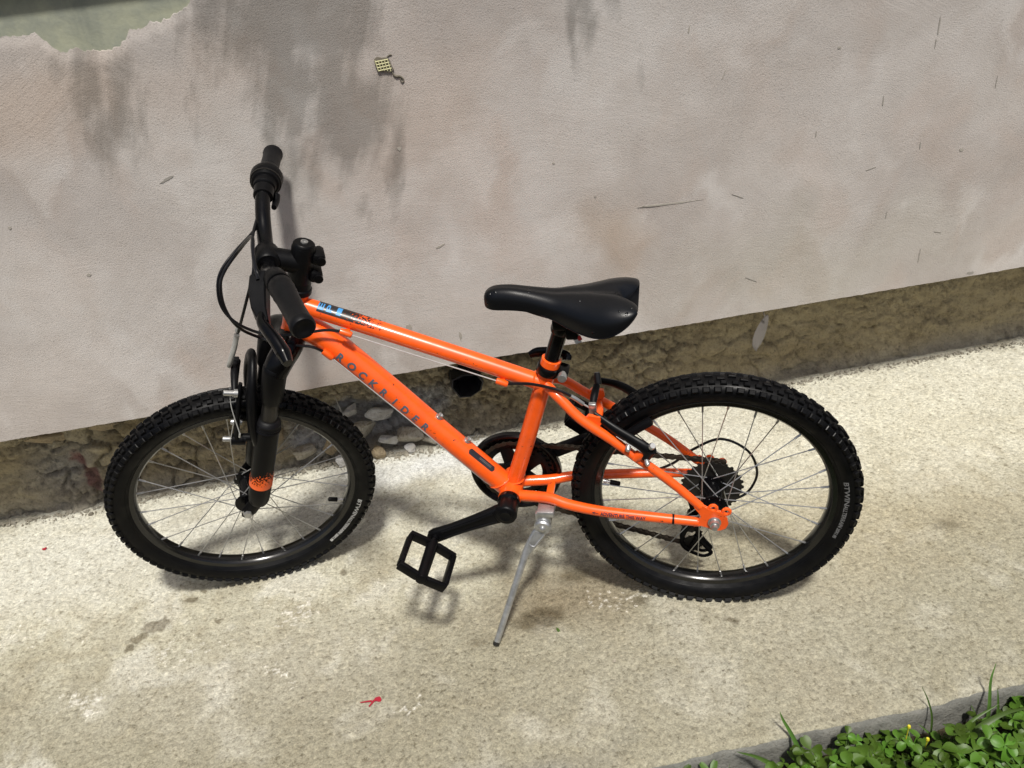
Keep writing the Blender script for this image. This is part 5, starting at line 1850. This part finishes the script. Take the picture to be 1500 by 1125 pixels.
# rear brake on the seat stays
SN = V(.60, 0, .80)      # up and back from the stays
rbp = {}
def near_arm(s_):
    return [V(.108, s_ * .061, .3830), V(.112, s_ * .063, .3955), V(.133, s_ * .057, .4080), V(.163, s_ * .048, .4240), V(.196, s_ * .034, .4430)]
mb = MB(); mb.tube(near_arm(1), [.0100, .0105, .0088, .0078, .0055], 12, smooth=5, flat=.7, up=YA)
mb.lathe([(-.011, .0105), (.011, .0105)], (.1095, .0590, .3850), V(-.45, 0.25, .85), 16)
rb = mb.build("rear_brake", M['black'], bike, "rear rim brake with its arms along the seat stays")
mb = MB(); mb.tube([V(.108, -.060, .379), V(.118, -.062, .400), V(.140, -.056, .428), V(.162, -.044, .450), V(.186, -.024, .470), V(.193, -.018, .474)], [.0100, .0105, .0085, .0078, .0065, .0050], 12, smooth=5, flat=.7, up=YA)
mb.build("brake_arm", M['black'], rb)
for s_ in (1, -1):
    mb = MB(); mb.tube([V(.130, s_ * .055, .370), V(.122, s_ * .0575, .379), V(.114, s_ * .059, .386)], [.0085, .0088, .0078], 12); mb.build("brake_boss", M['orange'], frame)
    mb = MB(); mb.lathe([(0, .0058), (.010, .0060), (.013, .0046)], (.1055, s_ * .0615, .3965), V(-.35, s_ * .55, .75), 12); mb.build("pivot_bolt", M['steel'], rb)
    mb = MB(); mb.lathe([(0, .0040), (.010, .0042), (.012, .0030)], (.1120, s_ * .0640, .3745), V(-.2, s_ * .8, -.3), 10); mb.build("boss_bolt", M['steel'], rb)
    mb = MB(); mb.box((.128, s_ * .0225, .4050), (.060, .012, .013), Matrix.Rotation(.62, 3, 'Y'), bevel=.003); mb.build("brake_pad", M['rubber'], rb)
    mb = MB(); mb.lathe([(0, .0046), (.014, .0046), (.016, .0030)], (.140, s_ * .052, .3985), V(0.1, s_ * 1, -.35), 12); mb.build("pad_bolt", M['steel'], rb)
    mb = MB(); mb.tube([V(.113, s_ * .066, .3850), V(.128, s_ * .064, .3960), V(.150, s_ * .056, .4065), V(.160, s_ * .052, .4115)], .0009, 6, smooth=4); mb.build("return_spring", M['wire'], rb)
# link, boot and arm end over the tyre
mb = MB(); mb.box((.1985, .0270, .4490), (.012, .007, .026), Matrix.Rotation(-.25, 3, 'X'), bevel=.0015); lk = mb.build("cable_link", M['steel'], rb)
mb = MB(); mb.tube([V(.1985, .024, .4540), V(.1965, .008, .4620), V(.1935, -.010, .4700)], [.0055, .0065, .0058], 12, smooth=4); mb.build("cable_boot", M['rubber'], rb)
mb = MB(); mb.lathe([(-.006, .0060), (.010, .0058), (.014, .0042)], (.1920, -.018, .4745), V(.1, -.35, .9), 12); mb.build("anchor_bolt", M['smoke'], rb)

# ---- cables
def ts(p):
    return TS @ Vector(p)
def loop(pts, bk, r=.0026, label=None):
    cable([ts(p) for p in pts] + [Vector(q) for q in bk], r, label=label)
loop([(.683, -.118, .7560), (.700, -.095, .7530), (.7133, -.060, .7500), (.7455, -.020, .7446), (.7720, 0, .7297), (.7856, .010, .7077), (.7896, .020, .6760), (.7768, .028, .6470), (.7500, .026, .6170)],
     [(.7020, .046, .6040), (.6650, .036, .6010), (.6281, .028, .6020), (.6030, .0215, .5960)], label="outer brake cable looping ahead of the bar to the top tube")
loop([(.7107, .126, .7745), (.7099, .090, .7926), (.7074, .050, .8010), (.7373, .002, .7568), (.7681, .005, .7292), (.7809, .015, .7097), (.7855, .022, .6720), (.7754, .026, .6346), (.7495, .014, .5960)],
     [(.7050, .040, .5850), (.6877, .036, .5790), (.6566, .034, .5745), (.6410, .0255, .5600)], label="gear cable looping ahead of the bar to the down tube")
loop([(.690, -.126, .7600), (.706, -.080, .7560), (.7180, -.030, .7480), (.7253, .010, .7230), (.7494, .015, .6775), (.7798, .004, .6172), (.7850, .001, .6085)], [], label="front brake cable dropping to the metal noodle")
cable([(.3400, .0180, .4915), (.318, .0200, .4930), (.2946, .0240, .4945), (.2546, .0335, .4905), (.2300, .0350, .4780)], .0026, label="rear brake cable bending past the seat tube")
MB().tube([(.2320, .0350, .4790), (.2230, .0345, .4720), (.2130, .0325, .4615)], .0036, 10, smooth=3).build("cable_ferrule", M['steel'], bike)
MB().tube([(.2130, .0325, .4615), (.2050, .0300, .4540), (.1985, .0280, .4480)], .0016, 8, smooth=3).build("cable_wire", M['wire'], bike)
MB().tube([(.588, .0215, .5890), (.355, .0180, .4972)], .0011, 6).build("cable_wire", M['wire'], bike)
MB().tube([(.6300, .0235, .5465), (.545, .0215, .4495), (.40, .0140, .2760), (.362, .004, .2345)], .0010, 6).build("cable_wire", M['wire'], bike)
